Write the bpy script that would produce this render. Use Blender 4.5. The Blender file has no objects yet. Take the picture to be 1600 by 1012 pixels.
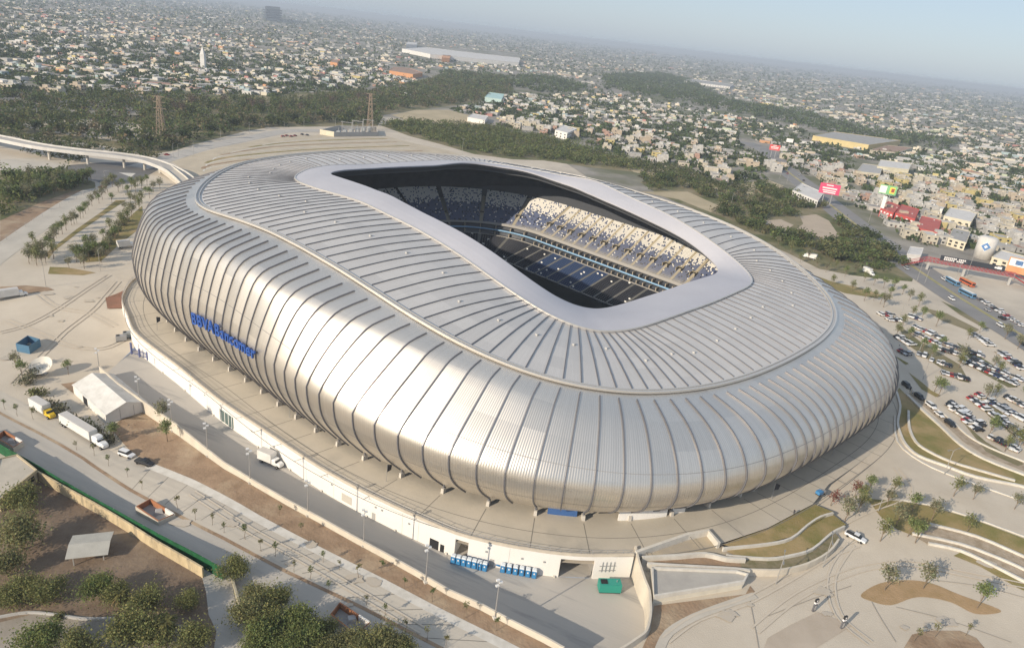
import bpy, bmesh, math, random
from mathutils import Vector, Matrix, noise
R_ = math.radians
random.seed(7)
scene = bpy.context.scene
COL = scene.collection

# ------------------------------------------------------------------ camera
CAM_H, FOC, ROLL = 118.0, 1100.0, R_(6.6)
PITCH = R_(22.527)
fwd = Vector((0, math.cos(PITCH), -math.sin(PITCH)))
rt0 = Vector((1, 0, 0)); up0 = rt0.cross(fwd)
rtv = rt0*math.cos(ROLL) + up0*math.sin(ROLL)
upv = up0*math.cos(ROLL) - rt0*math.sin(ROLL)
cd = bpy.data.cameras.new('camera'); cam = bpy.data.objects.new('camera', cd); COL.objects.link(cam)
cd.sensor_width = 36; cd.lens = FOC/1600*36; cd.clip_start = 1; cd.clip_end = 80000
cam.matrix_world = Matrix(((rtv.x, upv.x, -fwd.x, 0), (rtv.y, upv.y, -fwd.y, 0), (rtv.z, upv.z, -fwd.z, CAM_H), (0, 0, 0, 1)))
scene.camera = cam

# ------------------------------------------------------------------ light
SUN_EL, SUN_AZ = R_(24), R_(43.5)            # shadows fall towards azimuth 43.5 deg from +X
sd = Vector((math.cos(SUN_AZ)*math.cos(SUN_EL), math.sin(SUN_AZ)*math.cos(SUN_EL), -math.sin(SUN_EL)))
sl = bpy.data.lights.new('sun', 'SUN'); sun = bpy.data.objects.new('sun', sl); COL.objects.link(sun)
sl.energy = 3.3; sl.angle = R_(0.53); sl.color = (1.0, 0.87, 0.70)
sun.rotation_euler = sd.to_track_quat('-Z', 'Y').to_euler()
w = bpy.data.worlds.new('World'); scene.world = w; w.use_nodes = True
nt = w.node_tree
sky = nt.nodes.new('ShaderNodeTexSky'); sky.sky_type = 'NISHITA'; sky.sun_disc = False
sky.sun_elevation = SUN_EL
sky.sun_rotation = math.atan2(-sd.x, -sd.y) % (2*math.pi)
sky.altitude = 300; sky.air_density = 1.0; sky.dust_density = 1.2; sky.ozone_density = 2.0
veil = nt.nodes.new('ShaderNodeMix'); veil.data_type = 'RGBA'       # thin even haze veiling the blue of the sky
veil.inputs['Factor'].default_value = 0.82; veil.inputs['B'].default_value = (1.75, 2.07, 2.55, 1)
nt.links.new(sky.outputs[0], veil.inputs['A']); nt.links.new(veil.outputs['Result'], nt.nodes['Background'].inputs[0])
nt.nodes['Background'].inputs[1].default_value = 0.15
vs = scene.view_settings
vs.view_transform = 'Standard'; vs.look = 'None'; vs.exposure = 0.68; vs.gamma = 1; vs.use_curve_mapping = False
scene.cycles.max_bounces = 5; scene.cycles.volume_bounces = 0
scene.cycles.transparent_max_bounces = 6
scene.cycles.sample_clamp_indirect = 4

# ------------------------------------------------------------------ terrain and pixel -> ground
def sst(x, a, b):
    t = min(1, max(0, (x-a)/(b-a))); return t*t*(3-2*t)
def T(x, y):
    return -4.5*sst(-x, 60, 115)*(1-sst(y, 215, 270)) + 2.2*sst(x+y, 240, 330)
def ray(px, py):
    return fwd*FOC + rtv*(px-800) - upv*(py-506)
def atz(px, py, z):
    d = ray(px, py); t = (z-CAM_H)/d.z
    return Vector((d.x*t, d.y*t, z))
def at(px, py, dz=0):
    z = 0
    for _ in range(10):
        p = atz(px, py, z+dz); z = T(p.x, p.y)
    return Vector((p.x, p.y, z+dz))
def pix(p):
    q = Vector(p)-Vector((0, 0, CAM_H)); d = q.dot(fwd)
    return (800+q.dot(rtv)/d*FOC, 506-q.dot(upv)/d*FOC)
def P(s):
    return [tuple(float(v) for v in t.split(',')) for t in s.split()]

# ------------------------------------------------------------------ materials
MATS = {}
def mat(name, col, rough=0.85, metal=0.0, col2=None, nscale=0.3, bump=0.0, bscale=4.0, detail=4, world=True, stretch=None, spec=0.3, contrast=(0.35, 0.65), col3=None, n3=0.03, c3=(0.5, 0.62)):
    if name in MATS: return MATS[name]
    m = bpy.data.materials.new(name); m.use_nodes = True; N = m.node_tree; b = N.nodes['Principled BSDF']
    b.inputs['Base Color'].default_value = (*col, 1); b.inputs['Roughness'].default_value = rough
    b.inputs['Metallic'].default_value = metal; b.inputs['Specular IOR Level'].default_value = spec
    src = None
    if col2 or bump or col3:
        if world:
            g = N.nodes.new('ShaderNodeNewGeometry'); src = g.outputs['Position']
        else:
            g = N.nodes.new('ShaderNodeTexCoord'); src = g.outputs['Object']
        if stretch:
            mp = N.nodes.new('ShaderNodeMapping'); mp.vector_type = 'TEXTURE'; N.links.new(src, mp.inputs[0]); mp.inputs['Rotation'].default_value = (0, 0, stretch[0]); mp.inputs['Scale'].default_value = stretch[1]; src = mp.outputs[0]
    last = None
    if col2:
        n = N.nodes.new('ShaderNodeTexNoise'); n.inputs['Scale'].default_value = nscale; n.inputs['Detail'].default_value = detail; n.inputs['Roughness'].default_value = .65
        N.links.new(src, n.inputs['Vector'])
        mr = N.nodes.new('ShaderNodeMapRange'); mr.inputs[1].default_value = contrast[0]; mr.inputs[2].default_value = contrast[1]; N.links.new(n.outputs[0], mr.inputs[0])
        mx = N.nodes.new('ShaderNodeMix'); mx.data_type = 'RGBA'; mx.inputs['A'].default_value = (*col, 1); mx.inputs['B'].default_value = (*col2, 1)
        N.links.new(mr.outputs[0], mx.inputs['Factor']); last = mx.outputs['Result']
    if col3:
        n = N.nodes.new('ShaderNodeTexNoise'); n.inputs['Scale'].default_value = n3; n.inputs['Detail'].default_value = 5; n.inputs['Roughness'].default_value = .6
        N.links.new(src, n.inputs['Vector'])
        mr = N.nodes.new('ShaderNodeMapRange'); mr.inputs[1].default_value = c3[0]; mr.inputs[2].default_value = c3[1]; N.links.new(n.outputs[0], mr.inputs[0])
        mx = N.nodes.new('ShaderNodeMix'); mx.data_type = 'RGBA'; mx.inputs['A'].default_value = (*col, 1); mx.inputs['B'].default_value = (*col3, 1)
        if last: N.links.new(last, mx.inputs['A'])
        N.links.new(mr.outputs[0], mx.inputs['Factor']); last = mx.outputs['Result']
    if last: N.links.new(last, b.inputs['Base Color'])
    if bump:
        n = N.nodes.new('ShaderNodeTexNoise'); n.inputs['Scale'].default_value = bscale; n.inputs['Detail'].default_value = 5
        N.links.new(src, n.inputs['Vector'])
        bp = N.nodes.new('ShaderNodeBump'); bp.inputs['Strength'].default_value = bump; bp.inputs['Distance'].default_value = .3
        N.links.new(n.outputs[0], bp.inputs['Height']); N.links.new(bp.outputs[0], b.inputs['Normal'])
    MATS[name] = m; return m
def attr_mat(name, rough=0.8, attr='Col', nscale=0, amt=.25):
    if name in MATS: return MATS[name]
    m = bpy.data.materials.new(name); m.use_nodes = True; N = m.node_tree; b = N.nodes['Principled BSDF']
    a = N.nodes.new('ShaderNodeAttribute'); a.attribute_name = attr
    b.inputs['Roughness'].default_value = rough; b.inputs['Specular IOR Level'].default_value = .2
    out = a.outputs['Color']
    if nscale:
        g = N.nodes.new('ShaderNodeNewGeometry'); n = N.nodes.new('ShaderNodeTexNoise'); n.inputs['Scale'].default_value = nscale; n.inputs['Detail'].default_value = 4
        N.links.new(g.outputs['Position'], n.inputs['Vector'])
        mr = N.nodes.new('ShaderNodeMapRange'); mr.inputs[1].default_value = .3; mr.inputs[2].default_value = .7; mr.inputs[3].default_value = 1-amt; mr.inputs[4].default_value = 1+amt
        N.links.new(n.outputs[0], mr.inputs[0])
        mx = N.nodes.new('ShaderNodeMix'); mx.data_type = 'RGBA'; mx.blend_type = 'MULTIPLY'; mx.inputs['Factor'].default_value = 1
        N.links.new(out, mx.inputs['A']); N.links.new(mr.outputs[0], mx.inputs['B']); out = mx.outputs['Result']
    N.links.new(out, b.inputs['Base Color'])
    MATS[name] = m; return m

# ------------------------------------------------------------------ mesh builder
class MB:
    def __init__(s): s.v = []; s.f = []; s.c = []; s.smooth = False
    def add(s, vs, fs, col=None):
        k = len(s.v); s.v += [tuple(q) for q in vs]; s.f += [tuple(i+k for i in f) for f in fs]
        s.c += [col]*len(fs)
        return s
    def box(s, cx, cy, z0, sx, sy, sz, rz=0, col=None, taper=1.0, M=None):
        c, n = math.cos(rz), math.sin(rz); vs = []
        for z, k in ((z0, 1), (z0+sz, taper)):
            for a, b in ((-1, -1), (1, -1), (1, 1), (-1, 1)):
                x, y = a*sx/2*k, b*sy/2*k
                vs.append(Vector((cx+x*c-y*n, cy+x*n+y*c, z)))
        if M: vs = [M @ q for q in vs]
        return s.add(vs, [(3, 2, 1, 0), (4, 5, 6, 7), (0, 1, 5, 4), (1, 2, 6, 5), (2, 3, 7, 6), (3, 0, 4, 7)], col)
    def tube(s, path, r, n=6, col=None, cap=True):
        path = [Vector(p) for p in path]; rs = r if isinstance(r, (list, tuple)) else [r]*len(path)
        k = []; 
        for i, p in enumerate(path):
            d = (path[min(i+1, len(path)-1)]-path[max(i-1, 0)]).normalized()
            a = d.orthogonal().normalized() if abs(d.z) > .9 else d.cross(Vector((0, 0, 1))).normalized()
            b = d.cross(a)
            k += [p+(a*math.cos(2*math.pi*j/n)+b*math.sin(2*math.pi*j/n))*rs[i] for j in range(n)]
        fs = [(i*n+j, i*n+(j+1) % n, (i+1)*n+(j+1) % n, (i+1)*n+j) for i in range(len(path)-1) for j in range(n)]
        if cap: fs += [tuple(range(n))[::-1], tuple((len(path)-1)*n+j for j in range(n))]
        return s.add(k, fs, col)
    def prism(s, poly, z0, z1, col=None):
        n = len(poly); a = sum(poly[i][0]*poly[(i+1) % n][1]-poly[(i+1) % n][0]*poly[i][1] for i in range(n))
        if a < 0: poly = poly[::-1]
        vs = [(p[0], p[1], z0) for p in poly]+[(p[0], p[1], z1) for p in poly]
        return s.add(vs, [tuple(range(n))[::-1], tuple(range(n, 2*n))]+[(i, (i+1) % n, n+(i+1) % n, n+i) for i in range(n)], col)
    def wall(s, path, t, zb, zt, col=None):
        """vertical wall along a path; zb and zt are functions of (i, point) or numbers"""
        path = [Vector((p[0], p[1], 0)) for p in path]; vs = []; m = len(path)
        for i, p in enumerate(path):
            d = (path[min(i+1, m-1)]-path[max(i-1, 0)]).normalized(); nn = Vector((-d.y, d.x, 0))*t/2
            b = zb(i, p) if callable(zb) else zb; tt = zt(i, p) if callable(zt) else zt
            vs += [(p-nn)+Vector((0, 0, b)), (p+nn)+Vector((0, 0, b)), (p+nn)+Vector((0, 0, tt)), (p-nn)+Vector((0, 0, tt))]
        fs = [(3, 2, 1, 0), ((m-1)*4, (m-1)*4+1, (m-1)*4+2, (m-1)*4+3)]
        for i in range(m-1):
            for j in range(4): fs.append((i*4+j, i*4+(j+1) % 4, (i+1)*4+(j+1) % 4, (i+1)*4+j))
        return s.add(vs, fs, col)
    def build(s, name, m=None, parent=None, smooth=False):
        me = bpy.data.meshes.new(name); me.from_pydata(s.v, [], s.f); me.update()
        if m: me.materials.append(m)
        if any(c is not None for c in s.c):
            at_ = me.attributes.new('Col', 'FLOAT_COLOR', 'FACE'); buf = []
            for c in s.c: buf += [*(c or (.5, .5, .5)), 1]
            at_.data.foreach_set('color', buf)
        if smooth: me.polygons.foreach_set('use_smooth', [True]*len(me.polygons))
        o = bpy.data.objects.new(name, me); COL.objects.link(o)
        if parent: o.parent = parent
        return o
def empty(name, loc=(0, 0, 0), rz=0):
    o = bpy.data.objects.new(name, None); COL.objects.link(o); o.location = loc; o.rotation_euler = (0, 0, rz); o.empty_display_size = .5; return o
def tag(o, label=None, cat=None, group=None, kind=None):
    if label: o['label'] = label
    if cat: o['category'] = cat
    if group: o['group'] = group
    if kind: o['kind'] = kind
    return o
def thing(name, label, cat, loc=(0, 0, 0), rz=0, group=None): return tag(empty(name, loc, rz), label, cat, group)
KIDS = {}
def copy_tree(o, loc=None, rz=None, sc=None, parent=None):
    c = o.copy(); COL.objects.link(c)
    if parent: c.parent = parent
    if o not in KIDS: KIDS[o] = list(o.children)
    for ch in KIDS[o]: copy_tree(ch, parent=c)
    if loc is not None: c.location = loc
    if rz is not None: c.rotation_euler = (0, 0, rz)
    if sc is not None: c.scale = sc if isinstance(sc, (tuple, list)) else (sc, sc, sc)
    return c
def inpoly(x, y, poly):
    r = False; j = len(poly)-1
    for i in range(len(poly)):
        xi, yi = poly[i]; xj, yj = poly[j]
        if (yi > y) != (yj > y) and x < (xj-xi)*(y-yi)/(yj-yi)+xi: r = not r
        j = i
    return r
def smooth_path(pts, n=4, closed=False):
    out = []; m = len(pts)
    V = [Vector(p) for p in pts]
    rng = range(m) if closed else range(m-1)
    for i in rng:
        p0 = V[(i-1) % m] if closed or i > 0 else V[i]; p1 = V[i]; p2 = V[(i+1) % m]; p3 = V[(i+2) % m] if closed or i+2 < m else p2
        for k in range(n):
            t = k/n; out.append(.5*((2*p1)+(p2-p0)*t+(2*p0-5*p1+4*p2-p3)*t*t+(3*p1-p0-3*p2+p3)*t**3))
    if not closed: out.append(V[-1])
    return out
# ------------------------------------------------------------------ stadium geometry (polar curves about its centre: rail, ring band, opening, lip)
SC = (-22.279678242911366, 321.26209884705673, -0.7451930405324487)   # stadium centre and long-axis angle
CURVES = {
  'C1': ([134.3, 130.1, 125.8, 121.7, 117.8, 114.3, 111.3, 108.8, 106.6, 104.8, 103.2, 101.8, 100.5, 99.4, 98.4, 97.6, 96.9, 96.4, 96.0, 95.7, 95.5, 95.3, 95.2, 95.2, 95.2, 95.3, 95.3, 95.4, 95.5, 95.5, 95.7, 95.8, 96.0, 96.2, 96.4, 96.7, 97.0, 97.3, 97.7, 98.1, 98.6, 99.1, 99.7, 100.3, 100.8, 101.3, 101.7, 102.2, 102.8, 103.5, 104.3, 105.3, 106.4, 107.5, 108.6, 109.5, 110.2, 110.8, 111.2, 111.4, 111.7, 112.0, 112.3, 112.8, 113.5, 114.3, 115.2, 116.2, 117.1, 118.0, 118.8, 119.4, 119.8, 119.9, 119.8, 119.5, 119.2, 119.0, 119.1, 119.5, 120.2, 121.3, 122.8, 124.5, 126.5, 128.9, 131.7, 135.1, 139.0, 143.4, 147.9, 152.4, 156.4, 159.7, 162.0, 163.5, 164.1, 164.2, 163.8, 163.3, 162.7, 162.0, 161.4, 160.9, 160.5, 160.4, 160.4, 160.5, 160.4, 160.2, 159.5, 158.5, 157.1, 155.4, 153.3, 150.9, 148.2, 145.2, 141.9, 138.3],
         [39.4, 40.4, 41.3, 42.1, 42.7, 43.2, 43.6, 43.9, 44.1, 44.2, 44.3, 44.4, 44.5, 44.7, 44.9, 45.0, 45.2, 45.3, 45.3, 45.3, 45.3, 45.2, 45.2, 45.1, 45.1, 45.2, 45.3, 45.4, 45.6, 45.8, 46.1, 46.3, 46.5, 46.6, 46.7, 46.7, 46.7, 46.7, 46.7, 46.7, 46.7, 46.8, 46.9, 47.0, 47.1, 47.2, 47.3, 47.3, 47.3, 47.2, 47.1, 47.0, 46.9, 46.8, 46.7, 46.7, 46.7, 46.8, 46.9, 47.1, 47.2, 47.3, 47.4, 47.4, 47.3, 47.1, 47.0, 46.8, 46.6, 46.5, 46.5, 46.7, 46.9, 47.4, 47.9, 48.5, 49.1, 49.6, 50.1, 50.4, 50.6, 50.7, 50.5, 50.2, 49.6, 48.9, 48.0, 46.9, 45.7, 44.3, 42.8, 41.2, 39.6, 38.0, 36.4, 35.1, 33.9, 33.0, 32.3, 31.8, 31.5, 31.3, 31.3, 31.5, 31.7, 32.1, 32.5, 32.8, 33.1, 33.4, 33.5, 33.6, 33.7, 33.9, 34.2, 34.7, 35.4, 36.2, 37.2, 38.3]),
  'C2': ([92.6, 89.8, 87.5, 85.3, 83.1, 80.7, 78.5, 76.5, 74.8, 73.8, 72.7, 72.1, 71.7, 71.2, 70.7, 70.2, 69.9, 69.9, 70.1, 70.5, 71.0, 71.4, 71.5, 71.6, 71.6, 71.8, 72.2, 73.0, 74.1, 75.1, 76.0, 76.5, 76.3, 75.7, 74.5, 73.1, 71.5, 70.1, 68.8, 67.7, 66.9, 66.2, 65.7, 65.4, 65.2, 65.2, 65.3, 65.5, 65.8, 66.2, 66.9, 67.7, 68.7, 70.0, 71.4, 73.0, 74.7, 76.3, 77.8, 79.2, 80.2, 80.8, 81.2, 81.2, 81.0, 80.6, 79.9, 79.1, 78.0, 76.9, 75.6, 74.4, 73.4, 72.5, 72.0, 71.7, 71.8, 72.1, 72.7, 73.6, 74.7, 76.0, 77.5, 79.1, 80.8, 82.6, 84.5, 86.8, 89.7, 93.3, 97.8, 103.3, 109.6, 116.3, 122.7, 128.1, 132.1, 134.2, 134.6, 133.8, 132.3, 130.5, 129.0, 127.6, 126.6, 125.9, 125.4, 125.2, 125.3, 125.8, 126.4, 126.7, 126.3, 124.7, 121.8, 117.4, 111.9, 106.1, 100.7, 96.1],
         [45.5, 45.9, 46.2, 46.4, 46.8, 47.2, 47.7, 48.3, 48.9, 49.4, 49.9, 50.3, 50.5, 50.6, 50.5, 50.2, 49.9, 49.5, 49.1, 48.8, 48.6, 48.5, 48.4, 48.4, 48.5, 48.5, 48.4, 48.3, 48.2, 48.0, 47.8, 47.8, 47.8, 47.9, 48.0, 48.1, 48.2, 48.3, 48.3, 48.3, 48.2, 48.2, 48.2, 48.1, 48.1, 48.0, 47.9, 47.9, 47.9, 47.8, 47.9, 47.9, 48.0, 48.2, 48.4, 48.5, 48.6, 48.6, 48.5, 48.4, 48.2, 48.0, 48.0, 48.1, 48.4, 48.7, 49.0, 49.3, 49.6, 49.9, 50.1, 50.2, 50.4, 50.7, 50.9, 51.2, 51.5, 51.8, 52.1, 52.4, 52.6, 52.6, 52.5, 52.4, 52.1, 51.8, 51.3, 50.8, 50.1, 49.4, 48.6, 47.6, 46.2, 44.4, 42.3, 40.1, 38.4, 37.3, 37.1, 37.2, 37.4, 37.5, 37.5, 37.4, 37.2, 37.0, 36.8, 36.7, 36.6, 36.6, 36.4, 36.2, 36.0, 36.0, 36.6, 37.9, 39.8, 41.8, 43.5, 44.7]),
  'C3': ([84.2, 80.7, 77.6, 74.8, 72.0, 69.3, 66.7, 64.3, 62.9, 61.5, 60.2, 60.0, 60.2, 60.6, 61.0, 61.3, 61.4, 61.5, 61.5, 61.5, 61.7, 61.9, 62.2, 62.6, 62.9, 63.1, 63.1, 63.0, 62.6, 62.1, 61.4, 60.6, 59.6, 58.3, 57.0, 55.4, 53.8, 52.3, 50.9, 49.7, 48.9, 48.3, 48.0, 47.7, 47.6, 47.4, 47.3, 47.4, 47.7, 48.1, 48.5, 49.3, 50.3, 51.4, 52.7, 54.3, 56.0, 58.0, 60.1, 62.2, 64.0, 65.3, 66.0, 66.1, 65.7, 64.8, 63.7, 62.5, 61.2, 59.9, 58.7, 57.7, 57.0, 56.6, 56.6, 57.0, 57.8, 58.7, 59.6, 60.7, 61.8, 63.1, 64.7, 66.5, 68.3, 70.3, 72.5, 74.8, 77.3, 80.3, 84.0, 88.5, 93.9, 99.8, 105.8, 111.0, 114.6, 116.0, 115.7, 114.1, 111.9, 109.8, 108.2, 107.1, 106.5, 106.4, 106.5, 106.9, 107.5, 108.5, 109.6, 110.8, 111.7, 111.8, 110.7, 108.0, 103.9, 98.7, 93.4, 88.4],
         [42.1, 42.6, 43.1, 43.6, 44.1, 44.7, 45.3, 45.8, 46.2, 46.6, 46.9, 47.1, 47.1, 47.1, 47.1, 47.1, 47.1, 47.2, 47.4, 47.6, 47.9, 48.2, 48.4, 48.7, 48.8, 48.9, 49.0, 49.0, 49.0, 49.2, 49.4, 49.6, 49.9, 50.1, 50.2, 50.3, 50.3, 50.2, 50.1, 50.0, 49.9, 49.8, 49.8, 49.8, 49.8, 49.9, 49.9, 50.0, 50.0, 50.1, 50.1, 50.1, 50.1, 50.1, 50.0, 50.0, 50.0, 50.0, 50.0, 50.1, 50.1, 50.2, 50.4, 50.6, 50.9, 51.2, 51.6, 51.9, 52.1, 52.2, 52.3, 52.3, 52.4, 52.5, 52.7, 52.9, 53.2, 53.5, 53.8, 54.1, 54.3, 54.4, 54.3, 54.2, 54.0, 53.8, 53.4, 53.1, 52.7, 52.2, 51.7, 51.0, 50.0, 48.5, 46.3, 43.6, 40.8, 38.5, 36.9, 35.9, 35.3, 34.9, 34.7, 34.7, 34.8, 35.0, 35.3, 35.5, 35.8, 35.9, 35.9, 35.7, 35.3, 35.1, 35.2, 35.9, 37.3, 39.0, 40.4, 41.4]),
  'C4': ([140.1, 135.7, 131.6, 128.1, 124.9, 122.0, 119.3, 116.8, 114.5, 112.3, 110.5, 108.9, 107.6, 106.5, 105.8, 105.2, 104.9, 104.8, 104.9, 105.1, 105.4, 105.9, 106.3, 106.8, 107.3, 107.8, 108.2, 108.5, 108.8, 109.0, 109.0, 108.9, 108.8, 108.6, 108.2, 107.9, 107.5, 107.0, 106.6, 106.2, 105.8, 105.4, 105.1, 104.9, 104.7, 104.7, 104.8, 105.1, 105.5, 106.2, 107.0, 108.0, 109.1, 110.4, 111.8, 113.3, 115.0, 116.8, 118.7, 120.7, 122.7, 124.7, 126.7, 128.5, 130.2, 131.7, 132.9, 133.9, 134.6, 135.0, 135.2, 135.1, 134.8, 134.4, 133.9, 133.4, 133.0, 132.7, 132.7, 133.0, 133.6, 134.8, 136.6, 138.9, 141.6, 144.6, 148.0, 151.6, 155.2, 158.9, 162.5, 166.0, 169.2, 172.1, 174.6, 176.6, 178.0, 178.8, 179.0, 178.8, 178.2, 177.4, 176.6, 175.9, 175.5, 175.5, 175.9, 176.6, 177.3, 177.7, 177.7, 176.9, 175.3, 172.9, 169.6, 165.5, 160.7, 155.5, 150.2, 145.0],
         [5.6, 5.6, 5.6, 5.6, 5.6, 5.6, 5.6, 5.6, 5.6, 5.6, 5.6, 5.6, 5.6, 5.6, 5.6, 5.6, 5.6, 5.6, 5.6, 5.6, 5.6, 5.6, 5.6, 5.6, 5.6, 5.6, 5.6, 5.6, 5.6, 5.6, 5.6, 5.6, 5.6, 5.6, 5.6, 5.6, 5.6, 5.6, 5.6, 5.6, 5.6, 5.6, 5.6, 5.6, 5.6, 5.6, 5.6, 5.6, 5.6, 5.6, 5.6, 5.6, 5.6, 5.6, 5.6, 5.6, 5.6, 5.6, 5.6, 5.6, 5.6, 5.6, 5.6, 5.6, 5.6, 5.6, 5.6, 5.6, 5.6, 5.6, 5.6, 5.6, 5.6, 5.6, 5.6, 5.6, 5.6, 5.6, 5.6, 5.6, 5.6, 5.6, 5.6, 5.6, 5.6, 5.6, 5.6, 5.6, 5.6, 5.6, 5.6, 5.6, 5.6, 5.6, 5.6, 5.6, 5.6, 5.6, 5.6, 5.6, 5.6, 5.6, 5.6, 5.6, 5.6, 5.6, 5.6, 5.6, 5.6, 5.6, 5.6, 5.6, 5.6, 5.6, 5.6, 5.6, 5.6, 5.6, 5.6, 5.6]),
}

CXY = Vector((SC[0], SC[1], 0)); AXU = Vector((math.cos(SC[2]), math.sin(SC[2]), 0)); AXV = Vector((-AXU.y, AXU.x, 0))
PLZ = 2.2
def curve_pt(name, th):                     # world point of a curve at world polar angle th
    r, z = CURVES[name]; n = len(r); t = (th % (2*math.pi))/(2*math.pi)*n; i = int(t) % n; f = t-int(t); j = (i+1) % n; h = (i-1) % n; k = (j+1) % n
    def cr(a): return .5*(2*a[i]+(a[j]-a[h])*f+(2*a[h]-5*a[i]+4*a[j]-a[k])*f*f+(3*a[i]-a[h]-3*a[j]+a[k])*f**3)
    rr = cr(r); return Vector((CXY.x+rr*math.cos(th), CXY.y+rr*math.sin(th), cr(z)))
# parameter s: 0..NR ribs around. straight long sides, fans at the corners, straight ends
# corners of the inner core the ribs fan out from: (+,+) (-,+) (-,-) (+,-); runs between them and fans round them
COR = [(97, 42), (-37, 36), (-37, -42), (97, -43)]
RUN = [(18, 3, 0, 0), (14, 0, 0, None), (26, 0, 1, 90), (18, 1, 1, None), (15, 1, 2, 180), (19, 2, 2, None), (26, 2, 3, 270), (19, 3, 3, None)]
NR = sum(r_[0] for r_ in RUN)
S_FRONT = NR-19+4
def frame(s):
    """core point and outward direction (stadium axes) for rib parameter s"""
    s = s % NR
    for k, (n, a, b, ang) in enumerate(RUN):
        if s <= n or k == len(RUN)-1:
            t = s/n; A, B = COR[a], COR[b]
            if ang is None: g_ = math.radians(90*(a+t))
            else: g_ = math.radians(ang)
            return (A[0]+(B[0]-A[0])*t, A[1]+(B[1]-A[1])*t), (math.cos(g_), math.sin(g_))
        s -= n
NB_L, NB_E, NB_C = 48, 24, 16
NB = 2*(NB_L+NB_E)+4*NB_C
def bframe(s):
    s = s % NB
    segs = [(NB_E, 'e', 1), (NB_C, 'c', 0), (NB_L, 'l', 1), (NB_C, 'c', 1), (NB_E, 'e', -1), (NB_C, 'c', 2), (NB_L, 'l', -1), (NB_C, 'c', 3)]
    for n, k, q in segs:
        if s <= n or (k == 'c' and q == 3):
            t = s/n
            if k == 'e': return (q, (2*t-1)*q), (q, 0)
            if k == 'l': return ((1-2*t)*q, q), (0, q)
            a = math.pi/2*(q+t); sx = (1, -1, -1, 1)[q]; sy = (1, 1, -1, -1)[q]
            return (sx, sy), (math.cos(a), math.sin(a))
        s -= n
def loc2w(a, b): return CXY+AXU*a+AXV*b
def hit(name, core, s):
    (fx, fy), (dx, dy) = frame(s)
    o = loc2w(core*fx, core*fy); d = AXU*dx+AXV*dy
    lo, hi = 0.0, 260.0
    for _ in range(40):
        mid = (lo+hi)/2; p = o+d*mid; v = p-CXY; r = curve_pt(name, math.atan2(v.y, v.x))
        if math.hypot(v.x, v.y) < math.hypot(r.x-CXY.x, r.y-CXY.y): lo = mid
        else: hi = mid
    p = o+d*lo; v = p-CXY; q = curve_pt(name, math.atan2(v.y, v.x))
    return Vector((p.x, p.y, q.z)), d
CORE, CORE_L = 1.0, .96
SUB = 4
NS = NR*SUB
RAIL, BAND, OPEN, LIP, DIR = [], [], [], [], []
for i in range(NS):
    s = i/SUB
    a, d = hit('C1', CORE, s); RAIL.append(a); DIR.append(d)
    BAND.append(hit('C2', CORE, s)[0]); OPEN.append(hit('C3', .97, s)[0])
    LIP.append(hit('C4', CORE_L, s)[0])
def smooth_cyc(L, n):
    for _ in range(n): L = [(L[i-1]+2*L[i]+L[(i+1) % len(L)])/4 for i in range(len(L))]
    return L
RAIL = smooth_cyc(RAIL, 10); BAND = smooth_cyc(BAND, 4); OPEN = smooth_cyc(OPEN, 6); LIP = smooth_cyc(LIP, 10)
def bez(a, b, c, d, t): u = 1-t; return a*u**3+b*3*u*u*t+c*3*u*t*t+d*t**3
UP = Vector((0, 0, 1))
BUL, N2 = 8.0, 9
# profile from gutter to equator: (share of the way out, share of the drop); long sides have a tight shoulder, ends a rounder one
TAB_S = [(0, 0), (.2, .05), (.4, .105), (.58, .16), (.67, .205), (.735, .265), (.785, .335), (.83, .43), (.88, .56), (.93, .71), (.975, .87), (1, 1)]
TAB_E = [(0, 0), (.17, .045), (.33, .10), (.48, .165), (.60, .235), (.70, .315), (.785, .41), (.855, .51), (.91, .62), (.955, .75), (.987, .88), (1, 1)]
TAB_C = [(0, 0), (.1, .045), (.2, .085), (.28, .13), (.34, .185), (.42, .275), (.52, .39), (.63, .515), (.74, .64), (.85, .77), (.94, .89), (1, 1)]
N1 = len(TAB_S)-1
def shell_profile(i):
    Rr, L = RAIL[i], LIP[i]; n = (L-Rr); n.z = 0; n.normalize()
    zE = L.z+(Rr.z-L.z)*.45; E = Vector((L.x, L.y, zE))+n*BUL
    D = (E-Rr); D.z = 0; D = D.length
    k = sst(abs(DIR[i].dot(AXU)), .25, .8); p = []
    wf = math.exp(-((i/SUB-S_FRONT)/7.5)**2)
    for (h0, v0), (h1, v1), (h2, v2) in zip(TAB_S, TAB_E, TAB_C):
        h = h0+(h1-h0)*k; v = v0+(v1-v0)*k; h += (h2-h)*wf; v += (v2-v)*wf
        p.append(Vector((Rr.x, Rr.y, 0))+n*D*h+UP*(Rr.z+(zE-Rr.z)*v))
    p = p[:-1]+[bez(E, E-UP*(zE-L.z)*.45, L+n*BUL*.7+UP*(zE-L.z)*.36, L, q/N2) for q in range(N2+1)]
    return p
PROF = [shell_profile(i) for i in range(NS)]
NP = len(PROF[0])

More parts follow.
